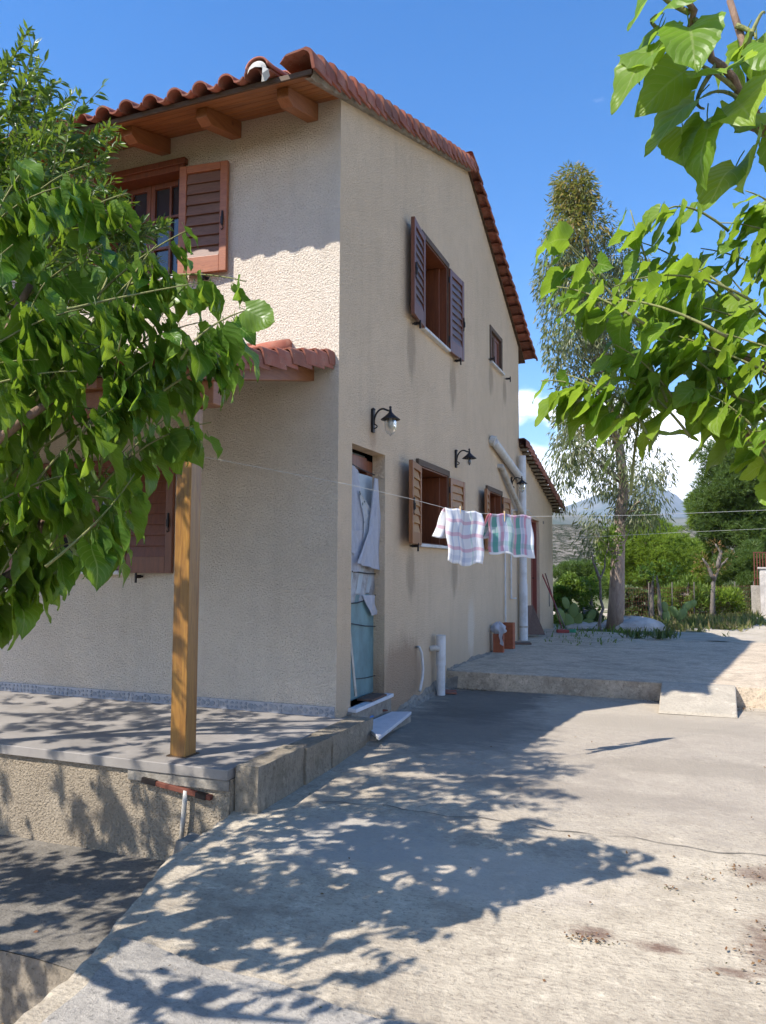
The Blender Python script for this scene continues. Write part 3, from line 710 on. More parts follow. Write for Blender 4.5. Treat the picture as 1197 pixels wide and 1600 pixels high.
# raised barrel row beside the verge with its mortar-filled end
for k in range(12):
    y = -.755+k*.38
    if y > 3.6: break
    mb = MB()
    def br(u, v, y=y):
        a = math.pi*u; yy = y+.41*v; r = .092-.008*v; return (-.345-r*math.cos(a)*1.0, yy, zf(yy)+.045+(.018 if v == 0 else 0)+r*.85*math.sin(a))
    mb.grid(br, 12, 3, True); mb.obj('cover_tile', M['tile'], rf, smooth=True, thick=.014)
mb = MB()
for i in range(3):
    r_ = (.082, .06, .03)[i]; yy = -.805-(0, .012, .02)[i]
mb.add([(-.345+.082*math.cos(math.pi*k/10)*1.0, -.748, zf(-.748)+.03+.085*math.sin(math.pi*k/10)) for k in range(11)]+[(-.345+.05*math.cos(math.pi*k/10), -.775, zf(-.748)+.04+.05*math.sin(math.pi*k/10)) for k in range(11)]+[(-.345, -.78, zf(-.748)+.05)],
    [(k+1, k, k+11, k+12) for k in range(10)]+[(k+12, k+11, 22) for k in range(10)])
mb.add([(-.27+.03*math.cos(a)+.01*math.sin(3*a), -.76+.02*math.cos(2*a), zf(-.748)-.02+.06*math.sin(a)) for a in np.linspace(0, 2*math.pi, 9)[:-1]]+[(-.27, -.80, zf(-.748)-.03)], [(k, (k+1) % 8, 8) for k in range(8)])
mb.obj('mortar', M['mortar'], rf)
# fascia, soffit boards, rafters, all under the front eave
def zs(y): return 4.98+.31*y          # underside of the boards
mb = MB(); mb.add([(-6.6, -.655, zs(-.655)-.005), (.06, -.655, zs(-.655)-.005), (.06, -.625, zs(-.625)-.005), (-6.6, -.625, zs(-.625)-.005),
    (-6.6, -.655, zf(-.655)-.012), (.06, -.655, zf(-.655)-.012), (.06, -.625, zf(-.625)-.012), (-6.6, -.625, zf(-.625)-.012)], [(0,3,2,1),(4,5,6,7),(0,1,5,4),(1,2,6,5),(2,3,7,6),(3,0,4,7)])
mb.obj('fascia', M['fascia'], house, bevel=.003)
sof = empty('soffit', (0, 0, 4.9)); sof.parent = house
for k in range(7):
    y0 = -.622+k*.089; y1 = y0+.086
    mb = MB(); mb.add([(-6.5, y0, zs(y0)), (.055, y0, zs(y0)), (.055, y1, zs(y1)), (-6.5, y1, zs(y1)), (-6.5, y0, zs(y0)+.018), (.055, y0, zs(y0)+.018), (.055, y1, zs(y1)+.018), (-6.5, y1, zs(y1)+.018)], [(0,3,2,1),(4,5,6,7),(0,1,5,4),(1,2,6,5),(2,3,7,6),(3,0,4,7)])
    mb.obj('soffit_board', M['eave'], sof, bevel=.003)
for i in range(9):
    x = -.255-.732*i; mb = MB(); h = .145
    # notched tail: full depth at the wall, tapering cut near the end
    P = [(0.0, zs(0)-.002), (-.52, zs(-.52)-.002), (-.52, zs(-.52)-.08), (-.44, zs(-.44)-h*.95), (0.0, zs(0)-h)]
    V = [(x-.05, y, z) for y, z in P]+[(x+.05, y, z) for y, z in P]; n = len(P)
    F = [tuple(range(n))[::-1], tuple(range(n, 2*n))]+[(k, (k+1) % n, n+(k+1) % n, n+k) for k in range(n)]
    mb.add(V, F); mb.obj('rafter', M['rafter'], house, bevel=.004)
# verge bed of mortar and dark board under the gable tiles
mb = MB()
def vb(y0, y1, f, x0, x1, n, dz=0):
    def g_(u, v):
        y = y0+(y1-y0)*u; xx = x0+(x1-x0)*u; P = [(-.01, -.10), (.004+xx*.5, -.11+.008*math.sin(y*37)), (xx-.02, -.075+.006*math.sin(y*61)), (xx-.02, .02)]
        p = P[round(v*3)]; return (p[0], y, f(y)+p[1]+dz)
    mb.grid(g_, n, 3)
vb(-.64, 3.95, zf, .085, .085, 120, .03)
mb.obj('verge_mortar', M['cement'], house)

# --- shutters
def louvred(name, c, u, w, h, parent, mframe, mslat, n=8, z0=0, out=(1, 0, 0), nosun=None, panel=True, latch=True, lab=None):
    """leaf hung from c (lower hinge corner) spreading along unit u, width w, height h, facing out"""
    c = np.asarray(c, float); u = np.asarray(u, float); u = u/np.linalg.norm(u); o_ = np.cross(u, (0, 0, 1)); 
    if o_@np.asarray(out) < 0: o_ = -o_
    z = np.array([0, 0, 1.0]); t = .020; st = .068
    root = empty(name, c); root.parent = parent; root.location = Vector(c)-origin_of(parent)
    if lab: root['label'] = lab
    mb = MB()
    mb.obox(c+u*st/2+z*h/2, u*st/2, o_*t, z*h/2); mb.obox(c+u*(w-st/2)+z*h/2, u*st/2, o_*t, z*h/2)
    mb.obox(c+u*w/2+z*(h-st/2), u*(w/2-st-.001), o_*(t-.002), z*st/2); 
    zb_ = .135*h/.9; mb.obox(c+u*w/2+z*zb_/2, u*(w/2-st-.001), o_*(t-.002), z*zb_/2)
    mb.obj('shutter_frame', mframe, root, bevel=.004)
    hh = (h-st-zb_)/n
    for k in range(n):
        zc = zb_+hh*(k+.5); a = .22
        ax = u*(w/2-st-.002); az = (z*math.cos(a)-o_*math.sin(a))*hh*.545; ay = (o_*math.cos(a)+z*math.sin(a))*.006
        mb = MB(); mb.obox(c+u*w/2+z*zc, ax, ay, az); mb.obj('slat', mslat, root, bevel=.002)
    if latch:
        q = c+u*(w-st*.55)+z*h*.47+o_*(t+.006); mb = MB(); mb.tube([q-z*.06, q+z*.0, q+z*.065], [.009, .013, .008], 6); mb.obox(q+o_*.004-z*.02, u*.009, o_*.012, z*.03)
        mb.tube([q-z*.06, q-z*.085+u*.01, q-z*.10-u*.004, q-z*.085-u*.012], .004, 5); mb.obj('latch', M['iron'], root)
    for zz in (.14, h-.14):
        q = c+z*zz+o_*(.01); mb = MB(); mb.tube([q-z*.035-u*.006, q+z*.035-u*.006], .009, 6); mb.obj('hinge', M['iron'], root)
    return root
# gable wall, upper window
louvred('shutter', (.035, 2.045, 3.66), (.10, -1, 0), .50, .985, house, M['shutter'], M['slat_purple'], 9, lab='left leaf of the upper gable window, standing off the wall')
louvred('shutter', (.035, 2.975, 3.66), (.06, 1, 0), .50, .985, house, M['shutter'], M['slat_purple'], 9, lab='right leaf of the upper gable window')
louvred('shutter', (.035, 1.925, 1.385), (.16, -1, 0), .53, .80, house, M['shutter_honey'], M['shutter_yellow'], 7, lab='yellowish left leaf of the lower kitchen window')
louvred('shutter', (.035, 2.975, 1.385), (.05, 1, 0), .53, .80, house, M['shutter_honey'], M['shutter_yellow'], 7, lab='yellowish right leaf of the lower kitchen window')
louvred('shutter', (.035, 4.87, 1.40), (.16, -1, 0), .43, .80, house, M['shutter_honey'], M['shutter_yellow'], 7, lab='left leaf of the window behind the laundry')
louvred('shutter', (.035, 5.73, 1.40), (.05, 1, 0), .43, .80, house, M['shutter_honey'], M['shutter_yellow'], 7, lab='right leaf of the window behind the laundry')
# front wall
louvred('shutter', (-1.495, -.085, 3.665), (1, .10, 0), .46, .965, house, M['shutter_orange'], M['shutter_slat'], 8, out=(0, -1, 0), lab='orange-brown leaf catching the sun at its foot')
louvred('shutter', (-2.43, -.085, 3.665), (-1, .10, 0), .46, .965, house, M['shutter_orange'], M['shutter_slat'], 8, out=(0, -1, 0))
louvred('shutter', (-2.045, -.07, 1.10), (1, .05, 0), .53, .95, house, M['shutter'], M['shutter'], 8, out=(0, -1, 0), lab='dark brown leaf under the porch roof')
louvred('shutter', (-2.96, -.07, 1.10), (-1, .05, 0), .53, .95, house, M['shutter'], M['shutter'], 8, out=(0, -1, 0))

# --- windows
def window_X(o_, depth, lintel=True, casement=True):
    y0, y1, z0, z1 = o_; root = empty('window', (0, (y0+y1)/2, z0)); root.parent = house
    t = .022
    for nm, b_ in (('jamb', (-.29, .018, y0+.001, y0+t, z0, z1)), ('jamb', (-.29, .018, y1-t, y1-.001, z0, z1)), ('head', (-.29, .018, y0+t, y1-t, z1-t, z1-.001)), ('board_sill', (-.29, -.02, y0+t, y1-t, z0+.001, z0+.015))):
        mb = MB(); mb.box(*b_); mb.obj(nm, M['frame'], root, bevel=.002)
    # outer trim standing proud of the stucco
    mb = MB(); mb.box(.002, .035, y0-.045, y1+.045, z1-.01, z1+.055); mb.obj('lintel', M['frame_grey'], root, bevel=.004)
    mb = MB(); mb.box(.002, .030, y1-.002, y1+.045, z0, z1-.012); mb.obj('trim', M['frame_grey'], root, bevel=.003)
    mb = MB(); mb.box(.002, .030, y0-.045, y0+.002, z0, z1-.012); mb.obj('trim', M['frame_grey'], root, bevel=.003)
    if casement:
        # casement leaf in the near half, closed, with two muntins
        xb = -.20; ya, yb = y0+t, (y0+y1)/2
        mb = MB()
        for b_ in ((xb-.02, xb+.02, ya, ya+.05, z0+.02, z1-t), (xb-.02, xb+.02, yb-.05, yb, z0+.02, z1-t), (xb-.019, xb+.019, ya+.05, yb-.05, z0+.02, z0+.08), (xb-.019, xb+.019, ya+.05, yb-.05, z1-t-.055, z1-t), (xb-.012, xb+.012, ya+.05, yb-.05, (z0+z1)/2-.015, (z0+z1)/2+.015)): mb.box(*b_)
        mb.obj('casement', M['frame'], root, bevel=.003)
        mb = MB(); mb.box(xb-.003, xb+.003, ya+.05, yb-.05, z0+.08, z1-t-.055); mb.obj('pane', M['glass'], root)
        # the other leaf folded back against the far jamb
        mb = MB(); mb.box(-.285, -.06, y1-t-.045, y1-t-.008, z0+.02, z1-t-.005); mb.obj('open_casement', M['frame'], root, bevel=.004)
    mb = MB(); mb.box(-.02, .055, y0-.02, y1+.02, z0-.032, z0-.001); mb.obj('window_sill', M['sill'], root, bevel=.004)
    return root
window_X(WU, .3); window_X(WL1, .3); window_X(WL2, .3)
# small closed window
root = empty('window', (0, 5.5, 4.1)); root.parent = house; root['label'] = 'small weathered window high up near the back eave'
y0, y1, z0, z1 = WS; mb = MB()
for b_ in ((-.02, .018, y0, y0+.07, z0, z1), (-.02, .018, y1-.07, y1, z0, z1), (-.02, .017, y0+.07, y1-.07, z1-.06, z1), (-.02, .017, y0+.07, y1-.07, z0, z0+.05)): mb.box(*b_)
mb.obj('window_frame', M['frame_grey'], root, bevel=.004)
for (a, b2, mm) in ((y0+.075, (y0+y1)/2-.01, 'frame_grey'), ((y0+y1)/2+.01, y1-.075, 'frame')):
    mb = MB()
    for b_ in ((-.06, -.02, a, a+.05, z0+.05, z1-.06), (-.06, -.02, b2-.05, b2, z0+.05, z1-.06), (-.059, -.021, a+.05, b2-.05, z1-.11, z1-.061), (-.059, -.021, a+.05, b2-.05, z0+.051, z0+.10)): mb.box(*b_)
    mb.obj('leaf_frame', M['frame'] if mm == 'frame' else M['frame_grey'], root, bevel=.003)
    mb = MB(); mb.box(-.05, -.035, a+.05, b2-.05, z0+.1, z1-.11); mb.obj('panel', M['frame'], root)
mb = MB(); mb.box(-.02, .05, y0-.02, y1+.02, z0-.03, z0-.001); mb.obj('window_sill', M['sill'], root, bevel=.004)
def window_Y(o_, hood):
    x0, x1, z0, z1 = o_; root = empty('window', ((x0+x1)/2, 0, z0)); root.parent = house; t = .03
    for nm, b_ in (('jamb', (x0, x0+t, -.03, .28, z0, z1)), ('jamb', (x1-t, x1, -.03, .28, z0, z1)), ('head', (x0+t, x1-t, -.03, .28, z1-.05, z1))):
        mb = MB(); mb.box(*b_); mb.obj(nm, M['frame'], root, bevel=.003)
    mb = MB(); mb.box(x0-.06, x1+.02, -.055, -.002, z1-.005, z1+.05); mb.obj('lintel', M['frame'], root, bevel=.004)
    yb = .13; xm = (x0+x1)/2
    for (a, b2) in ((x0+t, xm-.002), (xm+.002, x1-t)):
        lf = empty('casement', (a, yb, z0)); lf.parent = root; lf.location = Vector((a, yb, z0))-origin_of(root)
        mb = MB(); ww = b2-a; ht = z1-.05-z0; r_ = .045
        for b_ in ((a, a+r_, yb-.02, yb+.02, z0, z0+ht), (b2-r_, b2, yb-.02, yb+.02, z0, z0+ht), (a+r_, b2-r_, yb-.019, yb+.019, z0, z0+.06), (a+r_, b2-r_, yb-.019, yb+.019, z0+ht-.05, z0+ht)): mb.box(*b_)
        mb.obj('casement_frame', M['frame'], lf, bevel=.003)
        xi0, xi1, zi0, zi1 = a+r_, b2-r_, z0+.06, z0+ht-.05; xc = (xi0+xi1)/2
        for zz in (zi0+(zi1-zi0)/3, zi0+2*(zi1-zi0)/3):
            mb = MB(); mb.box(xi0, xi1, yb-.016, yb+.006, zz-.011, zz+.011); mb.obj('muntin', M['frame'], lf)
        mb = MB(); mb.box(xc-.011, xc+.011, yb-.018, yb+.006, zi0, zi1); mb.obj('muntin', M['frame'], lf)
        mb = MB(); mb.box(xi0, xi1, yb+.007, yb+.012, zi0, zi1); mb.obj('pane', M['glass'], lf)
    mb = MB(); mb.grid(lambda u, v: (x0+t+(x1-x0-2*t)*u, .22+.02*math.sin(u*40), z0+(z1-z0)*.78*v), 50, 2); mb.obj('curtain', M['net'], root, smooth=True)
    mb = MB(); mb.box(x0-.03, x1+.03, -.07, .1, z0-.035, z0-.001); mb.obj('window_sill', M['sill'], root, bevel=.004)
    return root
window_Y(AU, 1); window_Y(AL, 0)
# shutter hooks
def hook(p, out, u, lab=None):
    p, o_, u = map(np.asarray, (p, out, u)); mb = MB(); mb.tube([p, p+o_*.09], .007, 6); mb.obox(p+o_*.085+np.array([0, 0, -.012]), u*.006, o_*.008, (0, 0, .042)); mb.obox(p+o_*.03, u*.03, o_*.006, (0, 0, .009))
    mb.obox(p+o_*.05, u*.006, o_*.03, (0, 0, .014)); mb.obj('shutter_hook', M['iron'], house)
for (y, z) in ((1.78, 3.63), (3.30, 3.63), (1.72, 1.37), (3.3, 1.37), (5.06, 4.10), (6.12, 4.06)): hook((0, y, z), (1, 0, 0), (0, 1, 0))
for (x, z) in ((-1.86, 1.07), (-1.25, 3.63)): hook((x, 0, z), (0, -1, 0), (1, 0, 0))

# --- side door, recessed, and what is hung in it
root = empty('door_frame', (0, .65, 0)); root.parent = house
for nm, b_ in (('jamb', (-.20, -.127, .90, 1.029, .03, 2.12)), ('jamb', (-.20, -.127, .276, .34, .03, 2.12)), ('head', (-.20, -.127, .34, .90, 2.02, 2.14))):
    mb = MB(); mb.box(*b_); mb.obj(nm, M['frame'], root, bevel=.004)
mb = MB(); mb.box(-.24, -.205, .27, 1.04, 2.05, 2.18); mb.box(-.24, -.205, .27, 1.04, .0, 2.05); mb.obj('door_leaf', M['paleblue'], root)
mb = MB(); mb.box(-.30, .075, .225, 1.075, .0, .03); mb.obj('threshold', M['marble'], house, bevel=.004)
mb = MB(); mb.box(-.05, .05, .20, 1.08, -.22, -.001); mb.obj('door_step', M['cement'], house, bevel=.008)
def drape(pts_l, pts_r, folds=4, amp=.02, x=-.05, n=26, tilt=0.0, seed=0):
    """hanging cloth between two (y,z) polylines of the same length"""
    L = len(pts_l)-1
    def g_(u, v):
        k = min(int(v*L), L-1); t = v*L-k
        a = np.array(pts_l[k])*(1-t)+np.array(pts_l[k+1])*t; b = np.array(pts_r[k])*(1-t)+np.array(pts_r[k+1])*t
        p = a*(1-u)+b*u
        xx = x+amp*(.4+.6*v)*math.sin(folds*2*math.pi*u+seed+1.5*math.sin(3*v+seed))+.4*amp*math.sin(folds*4.7*u+seed*2+6*v)+tilt*v
        return (xx, p[0], p[1])
    mb = MB(); mb.grid(g_, n, n*2 if L > 1 else n); return mb
cur = empty('door_covering', (-.05, .65, .03), 'ragged patchwork of white cloths, grey plastic and turquoise board tied over the side doorway', 'door covering')
def dY(px_, x=-.08): return onX(px_, 900, x)[1]
def dP(x, y, X=-.08): p = onX(x, y, X); return (p[1], p[2])
drape([dP(546, 722), dP(546, 830), dP(544, 895)], [dP(560, 735), dP(566, 800), dP(565, 892)], 2, .012, -.08, 16, 0, 1).obj('cloth', M['curtain'], cur, smooth=True)
drape([dP(562, 765, -.06), dP(568, 810, -.06), dP(568, 852, -.06)], [dP(567, 775, -.06), dP(586, 806, -.06), dP(576, 856, -.06)], 2, .008, -.065, 14, 0, 2).obj('cloth', M['curtain_dot'], cur, smooth=True)
drape([dP(587, 746, -.03), dP(578, 830, -.03), dP(560, 880, -.03)], [dP(592, 748, -.03), dP(597, 810, -.03), dP(602, 893, -.03)], 3, .012, -.045, 20, .0, .5).obj('cloth', M['curtain'], cur, smooth=True)
drape([dP(548, 828, -.05), dP(552, 862, -.05)], [dP(600, 830, -.05), dP(601, 894, -.05)], 2, .015, -.07, 20, 0, 3).obj('cloth', M['curtain'], cur, smooth=True)
drape([dP(545, 872, -.10), dP(545, 945, -.10)], [dP(588, 880, -.10), dP(587, 932, -.10)], 3, .012, -.105, 20, 0, 4).obj('plastic_sheet', M['plastic'], cur, smooth=True)
drape([dP(570, 930, -.06), dP(583, 962, -.06)], [dP(588, 930, -.06), dP(592, 960, -.06)], 1, .01, -.075, 10, 0, 5).obj('cloth', M['curtain'], cur, smooth=True)
a, b2 = dP(541, 940, -.115), dP(586, 940, -.115)
mb = MB(); mb.box(-.122, -.108, a[0]-.15, b2[0], .035, a[1]+.05); mb.obj('board', M['turq'], cur, bevel=.003)
mb = MB(); mb.box(-.122, -.108, dP(541, 725, -.115)[0]-.1, dP(581, 760, -.115)[0], a[1]+.06, 1.98); mb.obj('board', M['paleblue'], cur, bevel=.003).__setitem__('label', 'pale blue upper sheet behind the cloths')
mb = MB(); yy = b2[0]
prev = None
pts = [(-.106, yy+.005+.018*math.sin(k*1.9)+.01*math.sin(k*4.1), .1+.95*k/22) for k in range(23)]
mb.tube(pts, [.010+.012*hsh(k, 1) for k in range(23)], 6); mb.obj('gap_strip', M['string'], cur)  # dark strip standing in for the black, unlit gap beside the board
for (p, q) in (((548, 724), (585, 742)), ((546, 892), (597, 897)), ((546, 943), (570, 938)), ((570, 938), (594, 925)), ((547, 974), (592, 979)), ((553, 1061), (588, 1055))):
    P, Q = onX(*p, -.095), onX(*q, -.09); mid = (P+Q)/2-np.array([0, 0, .008]); mb = MB(); mb.tube([P, mid, Q], .0055 if p[1] < 960 else .004, 5); mb.obj('tie_cord', M['string'], cur)
P, Q = onX(545, 972, -.06), onX(556, 1088, -.02); mb = MB(); mb.bar(P, Q, .012, .02); mb.obj('batten', M['pvc_old'], cur)
# things on and by the threshold
mb = MB(); mb.obox((-.0, .74, .042), (.07, .0, 0), (0, .17, .0), (0, 0, .008)); o = mb.obj('slate', M['board'], None); tag(o, 'thin dark flat piece lying on the marble doorstep', 'slab')
mb = MB(); P0, P1 = np.array([.045, .02, 0]), None
q = [onZ(568, 1131, -.11), onZ(612, 1112, -.11), onZ(643, 1112, -.11), onZ(592, 1152, -.11)]
V = [(p[0], p[1], -.135) for p in q]+[(p[0], p[1], -.108) for p in q]
mb.add(V, [(0, 3, 2, 1), (4, 5, 6, 7), (0, 1, 5, 4), (1, 2, 6, 5), (2, 3, 7, 6), (3, 0, 4, 7)]); o = mb.obj('marble_slab', M['marble'], None, bevel=.003)
tag(o, 'white marble slab lying on the concrete below the side doorstep', 'slab')
mb = MB(); mb.box(.12, .28, .12, .95, -.19, -.136); o = mb.obj('support_block', M['cement']); tag(o, 'low rough block carrying the white marble slab', 'block')
mb = MB(); p = onZ(597, 1112, -.10); mb.tube([p+np.array([-.05, -.03, 0.005]), p+np.array([0, 0, .012]), p+np.array([.03, .06, .004])], [.01, .014, .006], 6); tag(mb.obj('dead_leaf', M['rust']), 'curled brown leaf at the edge of the marble slab', 'leaf')
mb = MB(); p = onZ(577, 1121, -.10); mb.obox(p+np.array([.0, 0, .006]), (.012, .04, .0), (-.015, .006, 0), (0, 0, .006)); M['bluep'] = mat('blue_plastic', (.05, .18, .5), .5)[0]; tag(mb.obj('blue_wrapper', M['bluep']), 'small crumpled blue wrapper by the doorstep', 'wrapper')

# --- rough cement along the foot of the gable wall
def footz(y): return -.19 if y < 2.96 else 0.0
mb = MB(); n = 150
def foot(u, v):
    y = 1.08+5.6*u; b0 = footz(y)-.01; hgt = (.17 if y < 2.96 else .10*max(.2, 1-(y-3)/3.5))*(.50+.2*math.sin(y*3.3)+.12*math.sin(y*7.7+1)+.07*math.sin(y*17+2)); wd = (.075 if y < 2.9 else .12)*(.7+.2*math.sin(y*4.1+1)+.12*math.sin(y*9))
    j = .012*(hsh(round(u*n), v*7)-.5)
    if v <= .5: t = v*2; return (.002+.016*t+j*t, y, b0+hgt*(1-.55*t)+j)
    t = v*2-1; return (.018+wd*t+j, y, b0+hgt*.45*(1-t)**1.4+.004+j*.3)
mb.grid(foot, n, 10, True); mb.obj('wall_footing', M['cement'], house)
# --- mosaic skirting along the front wall: each stone a chip in the mortar bed
sk = empty('skirting', (0, 0, 0)); sk.parent = house
mb = MB(); mb.box(-6.4, -.012, -.014, -.001, .0, .078); mb.obj('mortar_bed', M['grout'], sk)
chips = MB(); r2 = random.Random(5)
def chip(x, z, s):
    n = r2.choice((4, 5, 5, 6)); a0 = r2.uniform(0, 6); P = []
    for k in range(n):
        a = a0+2*math.pi*k/n; rr = s*r2.uniform(.7, 1.1); P.append((x+rr*math.cos(a), min(.073, max(.005, z+rr*.85*math.sin(a)))))
    V = [(p[0], -.019-r2.uniform(0, .002), p[1]) for p in P]+[(p[0], -.012, p[1]) for p in P]
    return V, [tuple(range(n))]+[(k, k+n, (k+1) % n+n, (k+1) % n) for k in range(n)]
cnt = 0; x = -.03
while x > -6.3:
    for z in ((.022, .056) if r2.random() < .6 else (.038,)):
        s = .017 if z != .038 else .028; V, F = chip(x+r2.uniform(-.006, .006), z, s)
        if cnt < 200 and x > -3.6: m_ = MB().add(V, F); m_.obj('stone', M['mosaic'], sk); cnt += 1
        else: chips.add(V, F)
    x -= .045
o = chips.obj('stone_chips', M['mosaic'], sk); o['kind'] = 'stuff'

# ------------------------------------------------------------------ annex behind the house, same plane
annex = empty('annex', (0, 9, 0), 'low beige lean-to annex with a sloping tiled roof behind the tall house', 'annex')
def za(y): return 3.17-.225*(y-7.18)
mb = wall_cells('X', -.003, [7.18, DOOR2[0], DOOR2[1], 10.54], za, -.6, [DOOR2], 1); reveal(mb, 'X', DOOR2, .16, -1)
mb.add([(-.003, 10.54, -.6), (-4.5, 10.54, -.6), (-4.5, 10.54, za(10.54)), (-.003, 10.54, za(10.54))], [(0, 1, 2, 3)])
mb.obj('wall', M['stucco_side'], annex)
dr = empty('door', (-.1, 8.5, 0)); dr.parent = annex; dr.location = (-.1, -.5, 0)
mb = MB(); mb.box(-.17, -.12, 8.19, 8.93, .01, 1.99); mb.obj('door_panel', M['door'], dr)
mb = MB(); mb.box(-.165, .012, 8.141, 8.19, .01, 2.03); mb.obj('door_jamb', M['door'], dr, bevel=.003)
mb = MB(); mb.box(-.165, -.05, 8.93, 8.978, .01, 2.03); mb.box(-.165, -.05, 8.19, 8.93, 1.99, 2.028); mb.obj('door_jamb', M['door'], dr, bevel=.003)
mb = MB(); mb.tube([(.012, 8.165, .98), (.05, 8.165, .98), (.05, 8.21, .98)], .008, 6); mb.obj('door_handle', M['iron'], dr)
ar = deck(7.19, za(7.19)+.0, 10.95, za(10.95)+.0, -4.5, .07, .10, .03).obj('roof', M['fascia'], annex)
def zar(y): return za(y)+.05
bulk = []
for k in range(19):
    y = 10.98-k*.2
    if y < 7.15: break
    for i in range(18): bulk.append(slope_mat(-.30-.2325*i, y, zar(y), -1, .225))
    mt = slope_mat(.135+.06*(y-7.2)/3.7, y, zar(y)+.005, -1, .225) @ Matrix.Scale(-1, 4, (1, 0, 0)); tile_obj('verge_tile', VERGEO if k % 3 == 0 else VERGE, mt, ar)
tile_bulk('tile_courses', bulk, ar)
for k in range(19):
    y = 7.25+k*.2; mb = MB(); mb.box(.0, .12+.05*(y-7.2)/3.7, y, y+.10, za(y)-.045, za(y)-.012); mb.obj('verge_batten', M['kerb'], annex)
for (y, z, hh) in ((10.0, .4, .35), (9.4, 2.0, .05)):
    mb = MB(); mb.box(-.001, .012, y, y+.06, z, z+hh); mb.obj('wall_patch', M['cement'], annex)

# ------------------------------------------------------------------ patio, retaining wall, kerb
mb = MB(); mb.box(-7, .085, -1.66, -.001, -.06, 0.0); tag(mb.obj('patio_floor', M['patio'], None, bevel=.004), 'smooth lavender-grey patio floor', kind='structure')
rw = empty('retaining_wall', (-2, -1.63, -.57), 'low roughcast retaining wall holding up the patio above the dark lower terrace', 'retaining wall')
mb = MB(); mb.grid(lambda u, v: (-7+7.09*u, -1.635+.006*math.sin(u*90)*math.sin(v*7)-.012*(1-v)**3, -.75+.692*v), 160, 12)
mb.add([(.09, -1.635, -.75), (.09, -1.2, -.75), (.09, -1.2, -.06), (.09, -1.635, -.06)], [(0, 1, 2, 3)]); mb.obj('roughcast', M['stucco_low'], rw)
mb = MB(); mb.box(-.62, .088, -1.652, -1.636, -.125, -.062); mb.obj('exposed_cement', M['cement'], rw, bevel=.006)
mb = MB(); mb.bar((-.47, -1.655, -.115), (-.02, -1.655, -.165), .03, .028); mb.obj('iron_bar', M['rust'], rw, bevel=.003)
mb = MB(); mb.bar((-.50, -1.655, -.11), (-.40, -1.655, -.12), .034, .032); mb.bar((-.12, -1.656, -.155), (-.05, -1.656, -.163), .034, .032); mb.obj('iron_bar_end', M['iron'], rw)
mb = MB(); mb.tube([(-.19, -1.665, -.14), (-.20, -1.67, -.3), (-.22, -1.665, -.52)], .014, 8); mb.obj('drain_tube', M['pvc_old'], rw, smooth=True)
kb = empty('kerb', (.16, -.7, 0), 'row of rough concrete kerb blocks edging the patio beside the driveway', 'kerb')
def rough_box(x0, x1, y0, y1, z0, z1, seed, am=.008, nd=8):
    r_ = random.Random(seed); mb = MB()
    ph = [r_.uniform(0, 6) for _ in range(6)]
    def w_(p):
        x, y, z = p; d = am*(math.sin(x*31+ph[0])+math.sin(y*17+ph[1])+math.sin(z*29+ph[2]))/2; e = am*(math.sin(x*23+ph[3])+math.sin(y*21+ph[4])+math.sin(z*37+ph[5]))/2
        return (x+d, y+e, z+(d+e)*.4)
    n = nd
    mb.grid(lambda u, v: w_((x0+(x1-x0)*u, y0+(y1-y0)*v, z1)), n, n); mb.grid(lambda u, v: w_((x0+(x1-x0)*u, y0, z0+(z1-z0)*v)), n, n)
    mb.grid(lambda u, v: w_((x1, y0+(y1-y0)*u, z0+(z1-z0)*v)), n, n); mb.grid(lambda u, v: w_((x0+(x1-x0)*u, y1, z0+(z1-z0)*v)), n, n, True); mb.grid(lambda u, v: w_((x0, y0+(y1-y0)*u, z0+(z1-z0)*v)), n, n, True)
    return mb
for i, (a, b2, h1) in enumerate(((-1.60, -1.02, .012), (-1.01, -.63, -.004), (-.62, -.02, .006))):
    rough_box(.10, .245+.01*i, a, b2, -.28, h1, i+3, .006, 10).obj('kerb_block', M['kerb'], kb, smooth=False)
rough_box(.0, .24, -.01, .19, -.28, -.02, 9, .006).obj('kerb_block', M['kerb'], kb)
# stone at the end of the driveway edge
mb = rough_box(-.02, .12, -2.02, -1.86, -.56, -.30, 21, .02); tag(mb.obj('edge_stone', M['cement'], None), 'rough broken stone at the driveway edge beside the lower terrace', 'stone')
# ramp wedge on the step
mb = MB(); q = [(2.27, 2.25, -.19), (2.95, 2.27, -.19), (2.98, 2.95, -.19), (2.28, 2.95, -.19)]; t_ = [(2.275, 2.27, -.165), (2.945, 2.29, -.165), (2.97, 2.90, .006), (2.285, 2.90, .006), (2.97, 2.99, .006), (2.285, 2.99, .006)]
mb.add(q+t_, [(0, 1, 5, 4), (4, 5, 6, 7), (7, 6, 8, 9), (1, 2, 6, 5), (3, 0, 4, 7), (2, 8, 6), (3, 7, 9)])
tag(mb.obj('ramp', M['ramp'], None, bevel=.01), 'small pale concrete wedge ramp laid against the slab step', 'ramp')

